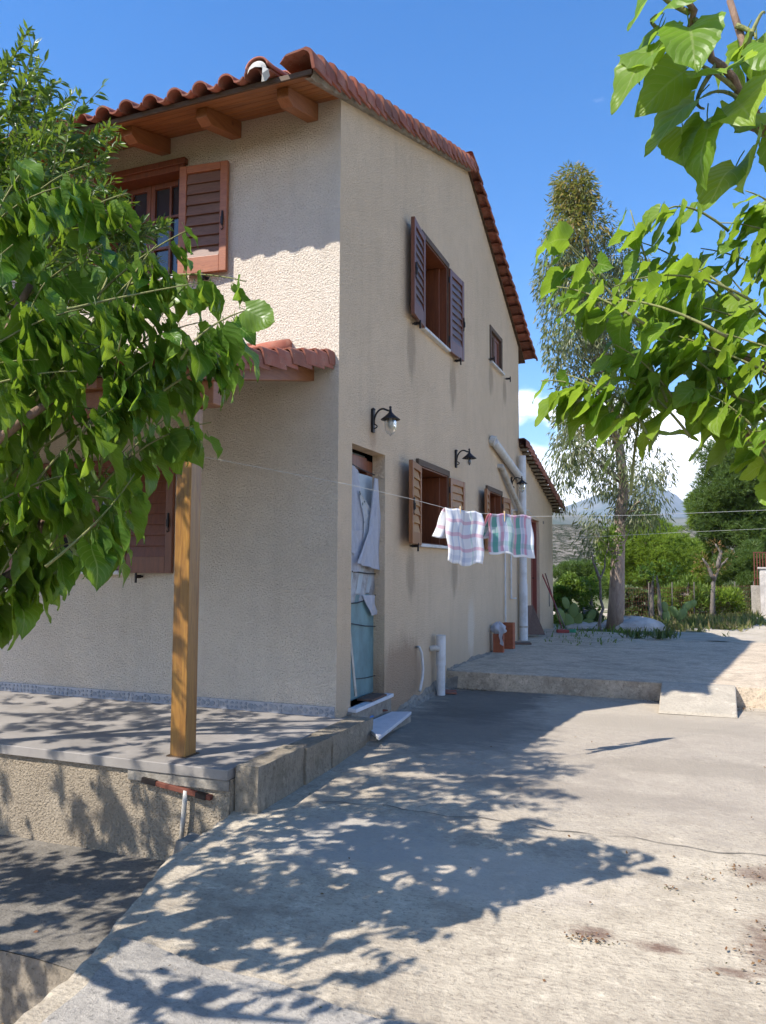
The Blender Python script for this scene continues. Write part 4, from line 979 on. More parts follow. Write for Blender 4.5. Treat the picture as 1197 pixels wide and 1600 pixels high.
# ------------------------------------------------------------------ porch
porch = empty('porch', (-.36, -1.45, 0), 'tiled porch roof on a varnished pine post over the patio', 'porch')
mb = MB(); mb.box(-.425, -.312, -1.505, -1.392, 0, 2.16); pst = mb.obj('post', M['post'], porch, bevel=.005)
mb = MB(); mb.box(-.44, -.297, -1.52, -1.377, .0, .006); mb.obj('post_base', M['fascia'], porch)
mb = MB(); mb.box(-5.5, -.16, -1.51, -1.39, 2.163, 2.31); mb.obj('beam', M['rafter'], porch, bevel=.005)
def zp(y): return 2.80+.25*y
for i in range(7):
    x = -.262-.75*i; mb = MB(); P = [(0.0, zp(0)-.025), (-1.62, zp(-1.62)-.025), (-1.62, zp(-1.62)-.095), (0.0, zp(0)-.145)]
    mb.add([(x-.045, y, z) for y, z in P]+[(x+.045, y, z) for y, z in P], [(3, 2, 1, 0), (4, 5, 6, 7), (0, 1, 5, 4), (1, 2, 6, 5), (2, 3, 7, 6), (3, 0, 4, 7)])
    mb.obj('rafter', M['rafter'], porch, bevel=.004)
pr = deck(-1.66, zp(-1.66)-.022, -.002, zp(-.002)-.022, -5.6, -.06, -.06, .018); pr = pr.obj('porch_roof', M['fascia'], porch)
bulk = []
for k in range(9):
    y = -1.72+k*.2
    for i in range(24):
        mt = slope_mat(-.19-.2325*i, y, zp(y)+.02, 1, .25)
        if i < 9: tile_obj('roof_tile', TILEO if (i*3+k*5) % 7 == 0 else TILE, mt, pr)
        else: bulk.append(mt)
    tile_obj('verge_tile', VERGEO if k in (2, 5) else VERGE, slope_mat(-.035, y, zp(y)+.012, 1, .25) @ Matrix.Diagonal((.5, 1, .8, 1)), pr)
tile_bulk('tile_courses', bulk, pr)
for i in range(13):
    x = -.42-.36*i; mb = MB(); mb.tube([(x, -.05, zp(0)+.12), (x-.2, -.05, zp(0)+.115), (x-.4, -.05, zp(0)+.10)], [.088, .085, .08], 12); mb.obj('flashing_tile', M['tile'], pr, smooth=True)
mb = MB(); mb.box(-5.5, -.3, -.06, -.001, zp(0)+.0, zp(0)+.07); mb.obj('flashing_mortar', M['mortar'], pr)

# ------------------------------------------------------------------ wall lamps
def lamp(p, glass, label):
    p = np.array(p, float); root = empty('wall_lamp', p, label, 'wall lamp', 'black lantern lamps on the gable wall')
    mb = MB(); mb.obox(p+np.array([.012, 0, 0]), (.012, 0, 0), (0, .022, 0), (0, 0, .105)); mb.lathe(p+np.array([.012, 0, .105]), [(.001, .012), (.02, 0), (.024, -.01)], 10); mb.obj('back_plate', M['iron'], root, bevel=.004)
    pts = [p+np.array([.02+.155*(1-math.cos(a))*.52, 0, -.03+.13*math.sin(a)]) for a in np.linspace(0, math.pi*.62, 10)]
    mb = MB(); mb.tube(pts+[pts[-1]+np.array([.03, 0, -.012])], .0085, 8); sc = [p+np.array([.022+.03*math.sin(t*3.6), 0, -.03-.05*t]) for t in np.linspace(0, 1, 8)]; mb.tube(sc, .006, 6); mb.obj('arm', M['iron'], root, smooth=True)
    c = p+np.array([.175, 0, .045])
    mb = MB(); mb.lathe(c, [(.001, .075), (.010, .070), (.012, .06), (.008, .05), (.011, .045), (.014, .02), (.028, .005), (.045, -.012), (.087, -.045), (.083, -.048), (.04, -.02), (.02, -.012)], 18); mb.obj('hood', M['iron'], root, smooth=True)
    mb = MB()
    if glass: mb.lathe(c, [(.05, -.03), (.054, -.06), (.054, -.10), (.048, -.14), (.032, -.165), (.012, -.178), (.004, -.188), (.001, -.19)], 18); mb.obj('glass_shade', M['lamp_glass'], root, smooth=True)
    else:
        mb.lathe(c, [(.02, -.03), (.022, -.05), (.018, -.055)], 12); mb.obj('socket', M['iron'], root, smooth=True)
        mb = MB()
        for a in np.linspace(0, 2*math.pi, 5)[:-1]: mb.tube([c+np.array([.03*math.cos(a), .03*math.sin(a), -.03]), c+np.array([.028*math.cos(a), .028*math.sin(a), -.13])], .0022, 4)
        mb.obj('guard', M['pvc_old'], root)
    mb = MB(); k = 1 if glass else .7; mb.lathe(c, [(.012, -.03), (.018*k, -.05), (.028*k, -.085), (.026*k, -.105), (.012*k, -.125), (.001, -.128)], 12); mb.obj('bulb', M['bulb'] if glass else M['glass'], root, smooth=True)
    return root
lamp((0, .70, 2.44), True, 'large black lantern wall lamp with a clear glass bell above the side doorway')
lamp((0, 3.34, 2.45), False, 'black hooded wall lamp with no glass, above the lower kitchen window')
lamp((0, 6.50, 2.47), True, 'small black lantern wall lamp with glass behind the white downpipe')

# ------------------------------------------------------------------ pipes
dp = empty('downpipe', (.085, 7.0, 0), 'tall white plastic downpipe joined by two slanting branches', 'drain pipe')
mb = MB(); mb.tube([(.085, 7.0, .0), (.085, 7.0, .9)], .068, 16); mb.obj('pipe', M['pvc'], dp, smooth=False)
mb = MB(); mb.tube([(.085, 7.0, .86), (.085, 7.0, 2.98)], .060, 16); mb.obj('pipe', M['pvc'], dp)
a = onX(772, 690, .06); b2 = np.array([.085, 6.97, onX(806, 745, .08)[2]]); mb = MB(); mb.tube([a+np.array([-.08, 0, .0]), a, b2], .058, 14); mb.obj('branch_pipe', M['pvc'], dp)
mb = MB(); mb.tube([a+np.array([-.05, 0, .02]), a+np.array([.02, .0, -.0])], .075, 12); mb.obj('wall_collar', M['mortar'], dp)
a = onX(783, 728, .05); b2 = np.array([.085, 6.97, onX(806, 800, .08)[2]]); mb = MB(); mb.tube([a+np.array([-.08, 0, 0]), a, b2], .04, 12); mb.obj('branch_pipe', M['pvc_old'], dp)
for z in (.2, 1.9): mb = MB(); mb.tube([(.085, 7.0, z), (.085, 7.0, z+.03)], .071, 16); mb.obj('clamp', M['pvc_old'], dp)
for (x_, lo, hi, lab) in ((790, 975, 800, 'thin white conduit rising behind the terracotta bricks'), (799, 935, 800, 'thin white conduit bent at its foot, close to the downpipe')):
    P, Q = onX(x_, lo, .03), onX(x_, hi, .03); y = P[1]; mb = MB(); pts = [(.03, y, P[2]), (.03, y, 2.1)]
    if lo == 935: pts = [(.03, y+.35, P[2]-.01), (.03, y, P[2])]+pts[1:]
    mb.tube(pts, .013, 8); tag(mb.obj('conduit', M['pvc']), lab, 'conduit')
P = onX(800, 797, .05); Q = onX(826, 797, .05)
mb = MB(); mb.tube([P, Q+np.array([0, 0, 0]), Q+np.array([.0, .25, -.06])], .007, 6); mb.tube([P, P-np.array([0, 0, .1])], .007, 6); tag(mb.obj('wall_bracket', M['pvc']), 'thin white metal bracket sticking out beside the downpipe', 'bracket')
sp_ = empty('stub_pipe', (.09, 2.46, -.18), 'short thick white pipe standing against the wall near the step', 'pipe')
mb = MB(); mb.tube([(.09, 2.46, -.19), (.09, 2.46, .15)], .046, 16); mb.obj('pipe', M['pvc'], sp_)
mb = MB(); mb.tube([(.09, 2.46, .12), (.09, 2.46, .44)], .052, 16); mb.obj('pipe_socket', M['pvc'], sp_)
mb = MB(); mb.tube([(.0, 2.36, .30), (.05, 2.38, .31), (.09, 2.46, .28)], .03, 10); mb.obj('pipe_elbow', M['pvc_old'], sp_)
mb = MB(); mb.tube([onX(652, 1011, 0), onX(655, 1011, .05), onX(659, 1020, .06), onX(661, 1045, .06), onX(660, 1060, .06), onX(656, 1080, .07)], .014, 8); tag(mb.obj('hose', M['pvc'], None, smooth=True), 'short bent white hose coming out of the wall', 'hose')

# ------------------------------------------------------------------ things standing on the upper slab
def hollow_brick(x, y, z, w, d, h, rz, label):
    root = empty('terracotta_brick', (x, y, z), label, 'brick', 'terracotta bricks stood against the wall'); c, s_ = math.cos(rz), math.sin(rz)
    mb = MB()
    t = .012; nx, ny = 3, 2
    def B(x0, x1, y0, y1, z0, z1):
        V = [(a*c-b*s_+x, a*s_+b*c+y, q+z) for a, b, q in [(x0,y0,z0),(x1,y0,z0),(x1,y1,z0),(x0,y1,z0),(x0,y0,z1),(x1,y0,z1),(x1,y1,z1),(x0,y1,z1)]]
        mb.add(V, [(0,3,2,1),(4,5,6,7),(0,1,5,4),(1,2,6,5),(2,3,7,6),(3,0,4,7)])
    B(-w/2, w/2, -d/2, -d/2+t, 0, h); B(-w/2, w/2, d/2-t, d/2, 0, h)
    for i in range(nx+1): xx = -w/2+(w-t)*i/nx; B(xx, xx+t, -d/2+t, d/2-t, .0, h-.001)
    B(-w/2+t, w/2-t, -t/2, t/2, 0, h-.002); mb.obj('shell', M['brick'], root)
    mb = MB()
    for i in range(7):
        xx = -w/2+w*(i+.5)/7; V = [(a*c-b*s_+x, a*s_+b*c+y, q+z) for a, b, q in [(xx-.004, -d/2-.003, .01), (xx+.004, -d/2-.003, .01), (xx+.004, -d/2-.003, h-.01), (xx-.004, -d/2-.003, h-.01)]]; mb.add(V, [(0, 1, 2, 3)])
    mb.obj('ribbing', M['brick'], root, thick=.003)
    return root
p1 = onX(777, 1000, .09); p2 = onX(793, 1000, .12); p1[1] -= .06; p2[1] -= .06
hollow_brick(p1[0]+.02, p1[1]+.06, .0, .14, .12, .25, .1, 'shorter terracotta brick standing on end with a white bag draped over it')
hollow_brick(p2[0]+.02, p2[1]+.06, .0, .15, .12, .37, -.05, 'taller terracotta brick standing on end beside the bagged one')
bx, by = p1[0]+.02, p1[1]+.06
mb = MB(); r3 = random.Random(3)
def bagf(u, v):
    a = 2*math.pi*u; r_ = (.012+.085*math.sin(math.pi*min(1, v*1.02))**.8)*(1+.22*math.sin(5*a+7*v)+.12*math.sin(11*a-5*v)); return (bx+r_*math.cos(a), by-.01+r_*math.sin(a)*.9, .235+.17*v+.015*math.sin(7*a))
mb.grid(bagf, 28, 12); mb.grid(lambda u, v: (bx+.03+.05*u+.01*math.sin(9*v), by-.085-.01*math.sin(14*u), .36-.24*v-.03*u), 5, 9); tag(mb.obj('plastic_bag', M['bag'], None, smooth=True), 'crumpled white plastic bag hanging over the shorter brick', 'bag')
# lid on ground, boards, tools
mb = MB(); p = onZ(812, 1006, 0); mb.obox(p+np.array([0, 0, .012]), (.16, .05, 0), (-.04, .14, 0), (0, 0, .010)); tag(mb.obj('cover_plate', M['board'], None), 'flat dark drain cover at the foot of the downpipe', 'cover')
pb0, pb1 = onZ(822, 993, 0), onZ(851, 993, 0); th = .018
def lean(name, a, b, w_, h_, lean_, m, lab, cat):
    u = (b-a)/np.linalg.norm(b-a); n_ = np.cross(u, (0, 0, 1)); 
    if n_[1] > 0: n_ = -n_
    up_ = np.array([-.0, 0, 1.0])*math.cos(lean_)-n_*math.sin(lean_); nn_ = np.cross(u, up_); mb = MB(); mb.obox((a+b)/2+up_*h_/2+np.array([0, 0, .004]), u*w_/2, nn_*th/2, up_*h_/2); tag(mb.obj(name, m, None, bevel=.003), lab, cat)
mb = MB(); q0 = onX(820, 947, .02); q1 = onX(833, 945, .02); V = []
A0, A1 = pb0+np.array([.0, .05, .002]), pb1+np.array([0, 0, .002]); B1 = np.array([.06, 7.78, .52]); B0 = np.array([.03, 7.45, .52])
def slab4(A0, A1, B1, B0, t, name, m, lab, cat):
    n_ = np.cross(A1-A0, B0-A0); n_ = n_/np.linalg.norm(n_)*t; mb = MB(); mb.add([A0, A1, B1, B0, A0+n_, A1+n_, B1+n_, B0+n_], [(0,3,2,1),(4,5,6,7),(0,1,5,4),(1,2,6,5),(2,3,7,6),(3,0,4,7)]); tag(mb.obj(name, m, None), lab, cat)
def wp(x, y, Y): return onY(x, y, Y)
slab4(wp(823, 992, 7.55), wp(851, 992, 7.75), wp(832, 946, 8.0), wp(819, 947, 7.7), .02, 'board', M['board'], 'brown sheet of board leaning by the annex door', 'board')
slab4(wp(815, 992, 7.5), wp(827, 991, 7.72), wp(824, 955, 7.9), wp(815, 950, 7.72), .02, 'board', M['fascia'], 'dark narrow board leaning behind the brown sheet', 'board')
mp_ = empty('mop', onZ(886, 988, 0), 'mop with a red handle leaning against the far end of the annex wall', 'mop')
foot_ = onZ(886, 988, 0.0)+np.array([0, 0, .02]); top_ = onY(847, 897, 9.3); d_ = top_-foot_
mb = MB(); mb.tube([foot_, foot_+d_*.5], .011, 8); mb.obj('pole', M['bark_g'], mp_)
mb = MB(); mb.tube([foot_+d_*.48, top_], .013, 8); mb.obj('handle', mat('red_plastic', (.28, .04, .03), .5)[0], mp_)
mb = MB(); mb.obox(foot_+np.array([.05, 0, .0]), (.11, 0, 0), (0, .05, 0), (0, 0, .035)); mb.obj('head', mat('green_plastic', (.04, .25, .12), .6)[0], mp_, bevel=.015)
br_ = empty('broom', onZ(880, 989, 0), 'broom with a dark red stick leaning beside the mop', 'broom')
f2 = onZ(879, 989, 0)+np.array([0, .03, .03]); t2 = onY(852, 896, 9.45)
mb = MB(); mb.tube([f2, t2], .011, 8); mb.obj('stick', mat('dark_red_stick', (.16, .03, .025), .6)[0], br_)
mb = MB(); mb.obox(f2, (.10, .03, 0), (-.02, .04, 0), (0, 0, .03)); mb.obj('bristles', mat('red_bristle', (.30, .06, .05), .9)[0], br_, bevel=.01)

# ------------------------------------------------------------------ clothes line
def rope_pts():
    key = [np.array([-.33, -1.45, 1.86]), at(545, 757, 4.75), at(640, 779, 5.0), at(693, 793, 5.15), at(752, 802, 5.3), at(830, 807, 5.55), at(1000, 805, 6.2), at(1197, 797, 7.1), np.array([7.2, 4.0, 2.6])]
    return key
RK = rope_pts()
cl = empty('clothes_line', RK[0], 'thin pale clothes line stretched from the porch post across the driveway', 'clothes line')
mb = MB(); mb.tube(RK, .0016, 6); mb.obj('cord', M['rope'], cl)
mb = MB(); mb.tube([at(905, 840, 9), at(1060, 832, 9.5), at(1197, 826, 10), np.array([12., 6., 3.])], .0015, 5); tag(mb.obj('wire', M['rope']), 'second thin wire crossing in front of the pines', 'wire')
mb = MB(); mb.tube([np.array([7.25, 4.02, -.3]), np.array([7.2, 4.0, 2.7])], .04, 10); tag(mb.obj('line_pole', M['rust']), 'rusty pole holding the far end of the clothes line, right of the driveway', 'pole')
def towel(x0, x1, front, back, dsh, m, name, label, seed):
    """folded over the line between two picture columns; hangs front metres in front, back metres behind"""
    def rp(t):
        x = x0+(x1-x0)*t
        for a, b in zip(RK, RK[1:]):
            pa, pb = proj(a)[0], proj(b)[0]
            if pa <= x <= pb: return a+(b-a)*(x-pa)/(pb-pa)
        return RK[4]
    a, b = rp(0), rp(1); u = (b-a)/np.linalg.norm(b-a); n_ = np.cross(u, (0, 0, 1)); n_ = n_/np.linalg.norm(n_)
    if n_@(CAM-a) < 0: n_ = -n_
    tot = front+back; r_ = random.Random(seed); ph = r_.uniform(0, 6)
    def g_(U, Vv):
        s_ = Vv*tot-back; p = rp(U)
        w1 = .016*math.sin(U*9+ph+s_*3)+.010*math.sin(U*21+ph+s_*5)
        if s_ < 0: k = -s_/back; off = -.010-.035*k; down = -s_; lat = -dsh*k; 
        else: k = s_/front; off = .008+.01*k; down = s_; lat = .05*dsh*k
        w2 = w1*min(1, abs(s_)/.08); sk_ = .02*U*(s_/front if s_ > 0 else 0)
        return p+n_*(off+w2)+u*(lat+.006*math.sin(s_*30+ph)*(abs(s_) > .02))-np.array([0, 0, down*(1+.04*math.sin(U*5+ph))+.006*math.sin(U*14)])*1.0+np.array([0, 0, .004])
    mb = MB(); nu, nv = 26, 44; mb.grid(g_, nu, nv)
    root = empty(name, (a+b)/2, label, 'towel', 'kitchen towels pegged on the clothes line')
    mb.obj('cloth', m, root, smooth=True, uvfn=lambda v, i: ((i % (nu+1))/nu, (i//(nu+1))/nv), thick=.002)
    return rp
rp1 = towel(695, 752, .36, .20, .055, M['towel1'], 'towel', 'white kitchen towel with pink and pale blue checks pegged on the clothes line', 2)
rp2 = towel(764, 829, .29, .18, .065, M['towel2'], 'towel', 'kitchen towel striped green, pink and yellow pegged on the line, right of the pink one', 5)
for rp_, t, lab in ((rp1, .42, 'wooden clothes peg clipped over the pink checked towel'), (rp2, .36, 'wooden clothes peg clipped over the green striped towel')):
    p = rp_(t); root = empty('clothes_peg', p, lab, 'clothes peg'); n_ = (CAM-p); n_[2] = 0; n_ /= np.linalg.norm(n_)
    for sgn in (-1, 1):
        mb = MB(); mb.bar(p+n_*(.012*sgn)+np.array([0, 0, -.048]), p+n_*(.009*sgn)+np.array([0, 0, .026]), .011, .009, up=(1, 0, .01)); mb.obj('prong', M['peg'], root)

# ------------------------------------------------------------------ trees
def leaf_template(seed, fold=.22, curl=.5, rows=15, wavy=.035, petiole=.28):
    """serrated heart-shaped leaf, length 1 along y from the end of its stalk; x across, z up"""
    r_ = random.Random(seed); V = []; UVs = []; cols = [-1, -.5, 0, .5, 1]; F = []
    ph = r_.uniform(0, 6); cu = curl*r_.uniform(.6, 1.4); tw = r_.uniform(-.25, .25); fo = fold*r_.uniform(.5, 1.5); lob = r_.uniform(.8, 1.2)
    for j in range(rows+1):
        v = j/rows; w = .46*(math.sin(math.pi*min(1, v**.62*.985+.015))**.85) if 0 < v < 1 else (.20 if v == 0 else .0)
        if v > .8: w *= (1-(v-.8)*1.6)
        for c in cols:
            sc = (1.0 if j % 2 else .92) if abs(c) == 1 else 1
            x = c*w*sc; y = v-.16*abs(c)*(1-v)**2*lob
            z = fo*abs(x)-cu*.5*v*v+wavy*math.sin(v*14+ph+c*2)*abs(c)+.04*math.sin(7*v+ph)
            a = tw*v; x2 = x*math.cos(a)-z*math.sin(a)*.5; V.append((x2, y, z+x*math.sin(a))); UVs.append((c, v))
    n = len(cols)
    for j in range(rows):
        for i in range(n-1): a = j*n+i; F.append((a, a+1, a+n+1, a+n))
    b0 = len(V); P = [(0, -petiole, .10), (0, -petiole*.5, .065), (0, .01, .0)]; rr = .012
    for (x, y, z) in P:
        for k in range(3): a = 2*math.pi*k/3; V.append((x+rr*math.cos(a), y, z+rr*math.sin(a))); UVs.append((0, .0))
    for i in range(2):
        for k in range(3): k2 = (k+1) % 3; F.append((b0+i*3+k, b0+i*3+k2, b0+(i+1)*3+k2, b0+(i+1)*3+k))
    V = np.array(V); V[:, 1] += petiole; V[:, 2] -= .10
    return V, np.array(F), np.array(UVs)
def bez(a, b, c, t): return (1-t)**2*a+2*t*(1-t)*b+t*t*c
def broadleaf_tree(name, base, label, cat, limbs, shoots, mleaf, hang, sizes, seed, ind=300, out_c=None, spacing=.06, group=None, leafstart=.25):
    """limbs: list of (points, radii); shoots: list of (start, end, number of leaves)"""
    r_ = random.Random(seed); nr = np.random.RandomState(seed)
    root = empty(name, base, label, cat, group)
    for k, (pts, rad) in enumerate(limbs):
        mb = MB(); P = [np.asarray(p, float) for p in pts]; fine = []
        R_ = []
        for i in range(len(P)-1):
            for s in range(4): t = s/4; fine.append(P[i]*(1-t)+P[i+1]*t+nr.normal(0, .008, 3)*(0 < i+s)); R_.append(rad[i]*(1-t)+rad[i+1]*t)
        fine.append(P[-1]); R_.append(rad[-1]); mb.tube(fine, R_, 9); mb.obj('trunk' if k == 0 else 'branch', M['bark'], root, smooth=True)
    tw = MB(); L = []
    for (a, b, n) in shoots:
        a, b = np.asarray(a, float), np.asarray(b, float); m_ = (a+b)/2+np.array([0, 0, .18*np.linalg.norm(b-a)])+nr.normal(0, .03, 3)
        pts = [bez(a, m_, b, t) for t in np.linspace(0, 1, 9)]; tw.tube(pts, list(np.linspace(.0055, .002, 9)), 5)
        sd = 1; dh = (b-a)/np.linalg.norm(b-a); sidev = np.cross(dh, (0, 0, 1)); sidev /= np.linalg.norm(sidev)+1e-9
        for k in range(n):
            t = leafstart+(1-leafstart)*(k+r_.uniform(0, .6))/n; p = bez(a, m_, b, min(t, 1)); sd = -sd; p = p+nr.normal(0, .02, 3)
            outw = p-out_c; outw[2] *= .3; outw /= np.linalg.norm(outw)+1e-9
            d = dh*.35+sidev*sd*.55+outw*.35+np.array([0, 0, -hang])+nr.normal(0, .22, 3)
            nrm = outw*.8+np.array([0, 0, .55])+nr.normal(0, .35, 3)
            s = r_.uniform(*sizes)*(1-.45*max(0, t-.7)/.3)
            s *= .66 if not (-80 < proj(p)[0] < 1300 and proj(p)[2] > .3) else 1.0
            L.append((p, d, nrm, s))
    o = tw.obj('twigs', M['twig'], root, smooth=True); o['kind'] = 'stuff'
    P = np.array([l[0] for l in L]); D = np.array([l[1] for l in L]); U = np.array([l[2] for l in L]); Sz = np.array([l[3] for l in L]); Fm = frames(D, U)
    score = []
    for p, s in zip(P, Sz):
        x, y, z = proj(p); vis = (z > .1 and -60 < x < 1260 and -60 < y < 1660); score.append(s/z if vis else (s/max(z, .3)*.001 if z > 0 else 0))
    order = np.argsort(-np.array(score)); TT = [leaf_template(seed*10+k, petiole=.3) for k in range(8)]
    MS = [np_mesh('leaf', t[0], t[1], mleaf, t[2], True) for t in TT]
    o0 = origin_of(root)
    for j, i in enumerate(order[:ind]):
        o = bpy.data.objects.new('leaf', MS[j % 8]); COL.objects.link(o); o.parent = root
        m4 = Matrix([list(Fm[i][q])+[0] for q in range(3)]+[[0, 0, 0, 1]]); o.matrix_local = Matrix.Translation(Vector(P[i])-o0) @ m4 @ Matrix.Scale(Sz[i], 4)
    rest = order[ind:]
    if len(rest):
        o = scatter('foliage', TT[0][0], TT[0][1], P[rest], Fm[rest], Sz[rest], mleaf, root, TT[0][2], True); o['kind'] = 'stuff'
    return root
nr = np.random.RandomState(11)
# --- left mulberry, crown centre near (0,-3.9,1.9)
cL = np.array([-.15, -3.95, 1.75]); fork = np.array([-.25, -3.85, .75])
limbs = [([(-.42, -4.0, -1.02), (-.38, -3.95, -.2), (-.3, -3.88, .35), fork], [.11, .09, .08, .075]),
    ([fork, at(-40, 935, 2.85), at(40, 885, 2.8), at(75, 800, 2.85), at(110, 720, 2.95)], [.05, .036, .024, .02, .012]),
    ([fork, (-.1, -3.6, 1.3), (.15, -3.45, 1.8), (.3, -3.4, 2.2)], [.055, .04, .03, .012]),
    ([fork, (-.2, -4.3, 1.2), (0, -4.7, 1.7), (.1, -4.9, 2.1)], [.05, .035, .025, .012]),
    ([fork, (-.6, -3.7, 1.3), (-.9, -3.4, 1.8), (-1.1, -3.2, 2.1)], [.05, .035, .025, .012]),
    ([(-.15, -3.7, 1.15), (.3, -3.75, 1.45), (.62, -3.6, 1.7)], [.035, .025, .012])]
tg = [(40, 300, 2.75), (95, 330, 2.6), (140, 295, 2.8), (200, 340, 2.9), (245, 420, 2.8), (300, 395, 2.85), (310, 480, 2.7), (385, 478, 2.85), (395, 520, 2.85), (385, 580, 2.9), (330, 720, 2.9), 
    (210, 800, 2.7), (180, 840, 2.75), (120, 800, 2.6), (140, 900, 2.8), (110, 930, 2.85), (60, 880, 2.7), (40, 880, 2.9), (10, 870, 2.7), (20, 420, 2.5), (70, 480, 2.55), (130, 520, 2.6), (190, 560, 2.6), (240, 600, 2.7), (60, 600, 2.5), (120, 640, 2.55), (190, 690, 2.6), (260, 520, 2.75), (30, 740, 2.6), (90, 740, 2.7), (160, 420, 2.8), (210, 470, 2.8), (100, 560, 3.1), (30, 520, 3.0), (150, 700, 3.1), (30, 660, 3.0), (60, 400, 3.0), (15, 330, 2.9), (280, 560, 3.1), (320, 540, 3.0)]
sh = []
for (x, y, d) in tg:
    e_ = at(x, y-(60 if y > 600 else 38), d); q_ = np.array([-.25, -3.75, e_[2]-.25])-e_; q_ = q_/np.linalg.norm(q_)+np.array([0, 0, -.55])+nr.normal(0, .38, 3); q_[2] = min(q_[2], .1); s_ = e_+q_/np.linalg.norm(q_)*nr.uniform(.32, .58); sh.append((s_, e_, 13))
for k in range(60):
    e_ = np.array([-.15, -3.05, 2.0])+nr.normal(0, 1, 3)*np.array([.45, .35, .35]); x, y, z = proj(e_)
    if x > 300 or y < 400 or y > 820: continue
    sh.append((e_+nr.normal(0, .2, 3)-np.array([.1, .25, .25]), e_, 13))
for k in range(30):
    e_ = np.array([-.55, -3.15, 2.85])+nr.normal(0, 1, 3)*np.array([.5, .3, .35]); x, y, z = proj(e_)
    if x > -20: continue
    sh.append((e_+nr.normal(0, .2, 3)-np.array([.1, .25, .3]), e_, 11))
for k in range(165):   # the rest of the crown, mostly outside the picture; it throws the shade on the driveway
    a = nr.uniform(0, 2*math.pi); el = nr.uniform(-.55, 1.2); R_ = nr.uniform(.75, 1.25)
    c0 = cL if k < 85 else np.array([-1.7, -3.75, 1.7])
    e_ = c0+R_*np.array([math.cos(a)*math.cos(el)*1.0, math.sin(a)*math.cos(el)*1.0, math.sin(el)*.85])
    x, y, z = proj(e_)
    if z > .2 and -80 < x < 1300 and -100 < y < 1700: continue
    if z < 1.0 and z > -1 and np.linalg.norm(e_-CAM) < 1.3: continue
    q_ = (e_-c0)/np.linalg.norm(e_-c0)+nr.normal(0, .6, 3)+np.array([0, 0, .5]); q_ /= np.linalg.norm(q_); b_ = c0+(e_-c0)*nr.uniform(.25, 1); sh.append((b_-q_*.4, b_, 11))
broadleaf_tree('mulberry_tree', (-.42, -4.0, -1.02), 'leafy mulberry tree with drooping dark glossy leaves at the left, in front of the porch', 'tree', limbs, sh, M['mul'], 1.25, (.105, .17), 3, 300, cL)
# --- right mulberry
cR = np.array([4.0, -2.3, 1.9]); fk = np.array([4.15, -2.35, 1.0])
limbs = [([(4.3, -2.3, -.35), (4.25, -2.32, .4), fk], [.10, .085, .07]),
    ([fk, (3.7, -2.5, 1.45), at(1180, 690, 2.95), at(1080, 620, 2.9)], [.05, .03, .02, .008]),
    ([fk, (3.6, -2.4, 1.3), at(1170, 560, 3.0), at(1060, 480, 3.1)], [.045, .03, .018, .008]),
    ([fk, (3.9, -2.9, 1.6), (3.5, -3.5, 1.9), (3.0, -3.95, 1.8), at(1185, 190, 1.45), at(1140, 0, 1.5)], [.05, .035, .025, .014, .009, .006]),
    ([at(1183, 185, 1.45), at(1130, 110, 1.42), at(1078, 20, 1.4), at(1065, -40, 1.4)], [.009, .007, .006, .005]),
    ([fk, (4.5, -2.0, 1.6), (4.9, -1.7, 2.2)], [.045, .03, .012])]
tg = [(850, 365, 2.7), (885, 400, 2.75), (870, 470, 2.6), (905, 500, 2.6), (845, 640, 2.7), (885, 630, 2.7), (930, 640, 2.6), (980, 640, 2.65), (985, 350, 2.8), (1000, 400, 2.85), (1020, 370, 2.75), (960, 470, 2.6), (1000, 470, 2.7), (1040, 430, 2.8), (1095, 410, 2.9), (1125, 370, 2.85), (1165, 320, 2.7), (1190, 330, 2.75), (1180, 400, 2.7), (1130, 440, 2.8),
    (1080, 500, 2.7), (1020, 540, 2.6), (960, 560, 2.6), (1000, 590, 2.75), (1060, 570, 2.6), (1120, 540, 2.6), (1170, 500, 2.6), (1060, 650, 2.6), (1110, 620, 2.65), (1160, 600, 2.6), (1190, 660, 2.5), (1150, 690, 2.5), (1090, 670, 2.75), (1175, 720, 2.35), (1190, 680, 2.3), (1100, 660, 2.5), (1020, 640, 2.8), (950, 600, 2.8), (1190, 560, 2.6), (1190, 450, 2.7), (1040, 600, 2.9), (1140, 640, 2.9), (1080, 540, 3.0), (1140, 480, 3.0), (1010, 500, 3.0), (940, 530, 2.9)]
sh = []
for (x, y, d) in tg:
    e_ = at(x, y-(45 if y > 560 else 22), d); src = np.array([3.9, -2.45, e_[2]-.1]); q_ = src-e_; q_ = q_/np.linalg.norm(q_)+np.array([0, 0, -.75])+nr.normal(0, .35, 3); s_ = e_+q_/np.linalg.norm(q_)*nr.uniform(.25, .5); sh.append((s_, e_, 8))
for k in range(40):
    a = nr.uniform(0, 2*math.pi); el = nr.uniform(-.4, 1.2); R_ = nr.uniform(.8, 1.25); e_ = cR+R_*np.array([math.cos(a)*math.cos(el), math.sin(a)*math.cos(el)*1.0, math.sin(el)*.8]); x, y, z = proj(e_)
    if z > .2 and x < 1290: continue
    sh.append((cR+(e_-cR)*.35, e_, 11))
for (p, q) in (((1195, 190, 1.45), (1150, 200, 1.4)), ((1185, 185, 1.45), (1100, 150, 1.38)), ((1150, 140, 1.43), (1065, 90, 1.36)), ((1100, 70, 1.41), (1035, 20, 1.36)), ((1078, 20, 1.4), (1030, -15, 1.38)), ((1150, 40, 1.48), (1180, 60, 1.45)), ((1183, 160, 1.45), (1210, 210, 1.4)), ((1160, 90, 1.46), (1195, 20, 1.5)), ((1120, 100, 1.42), (1100, 170, 1.38)), ((1085, 30, 1.4), (1060, 60, 1.37))):
    sh.append((at(*p), at(*q), 2))
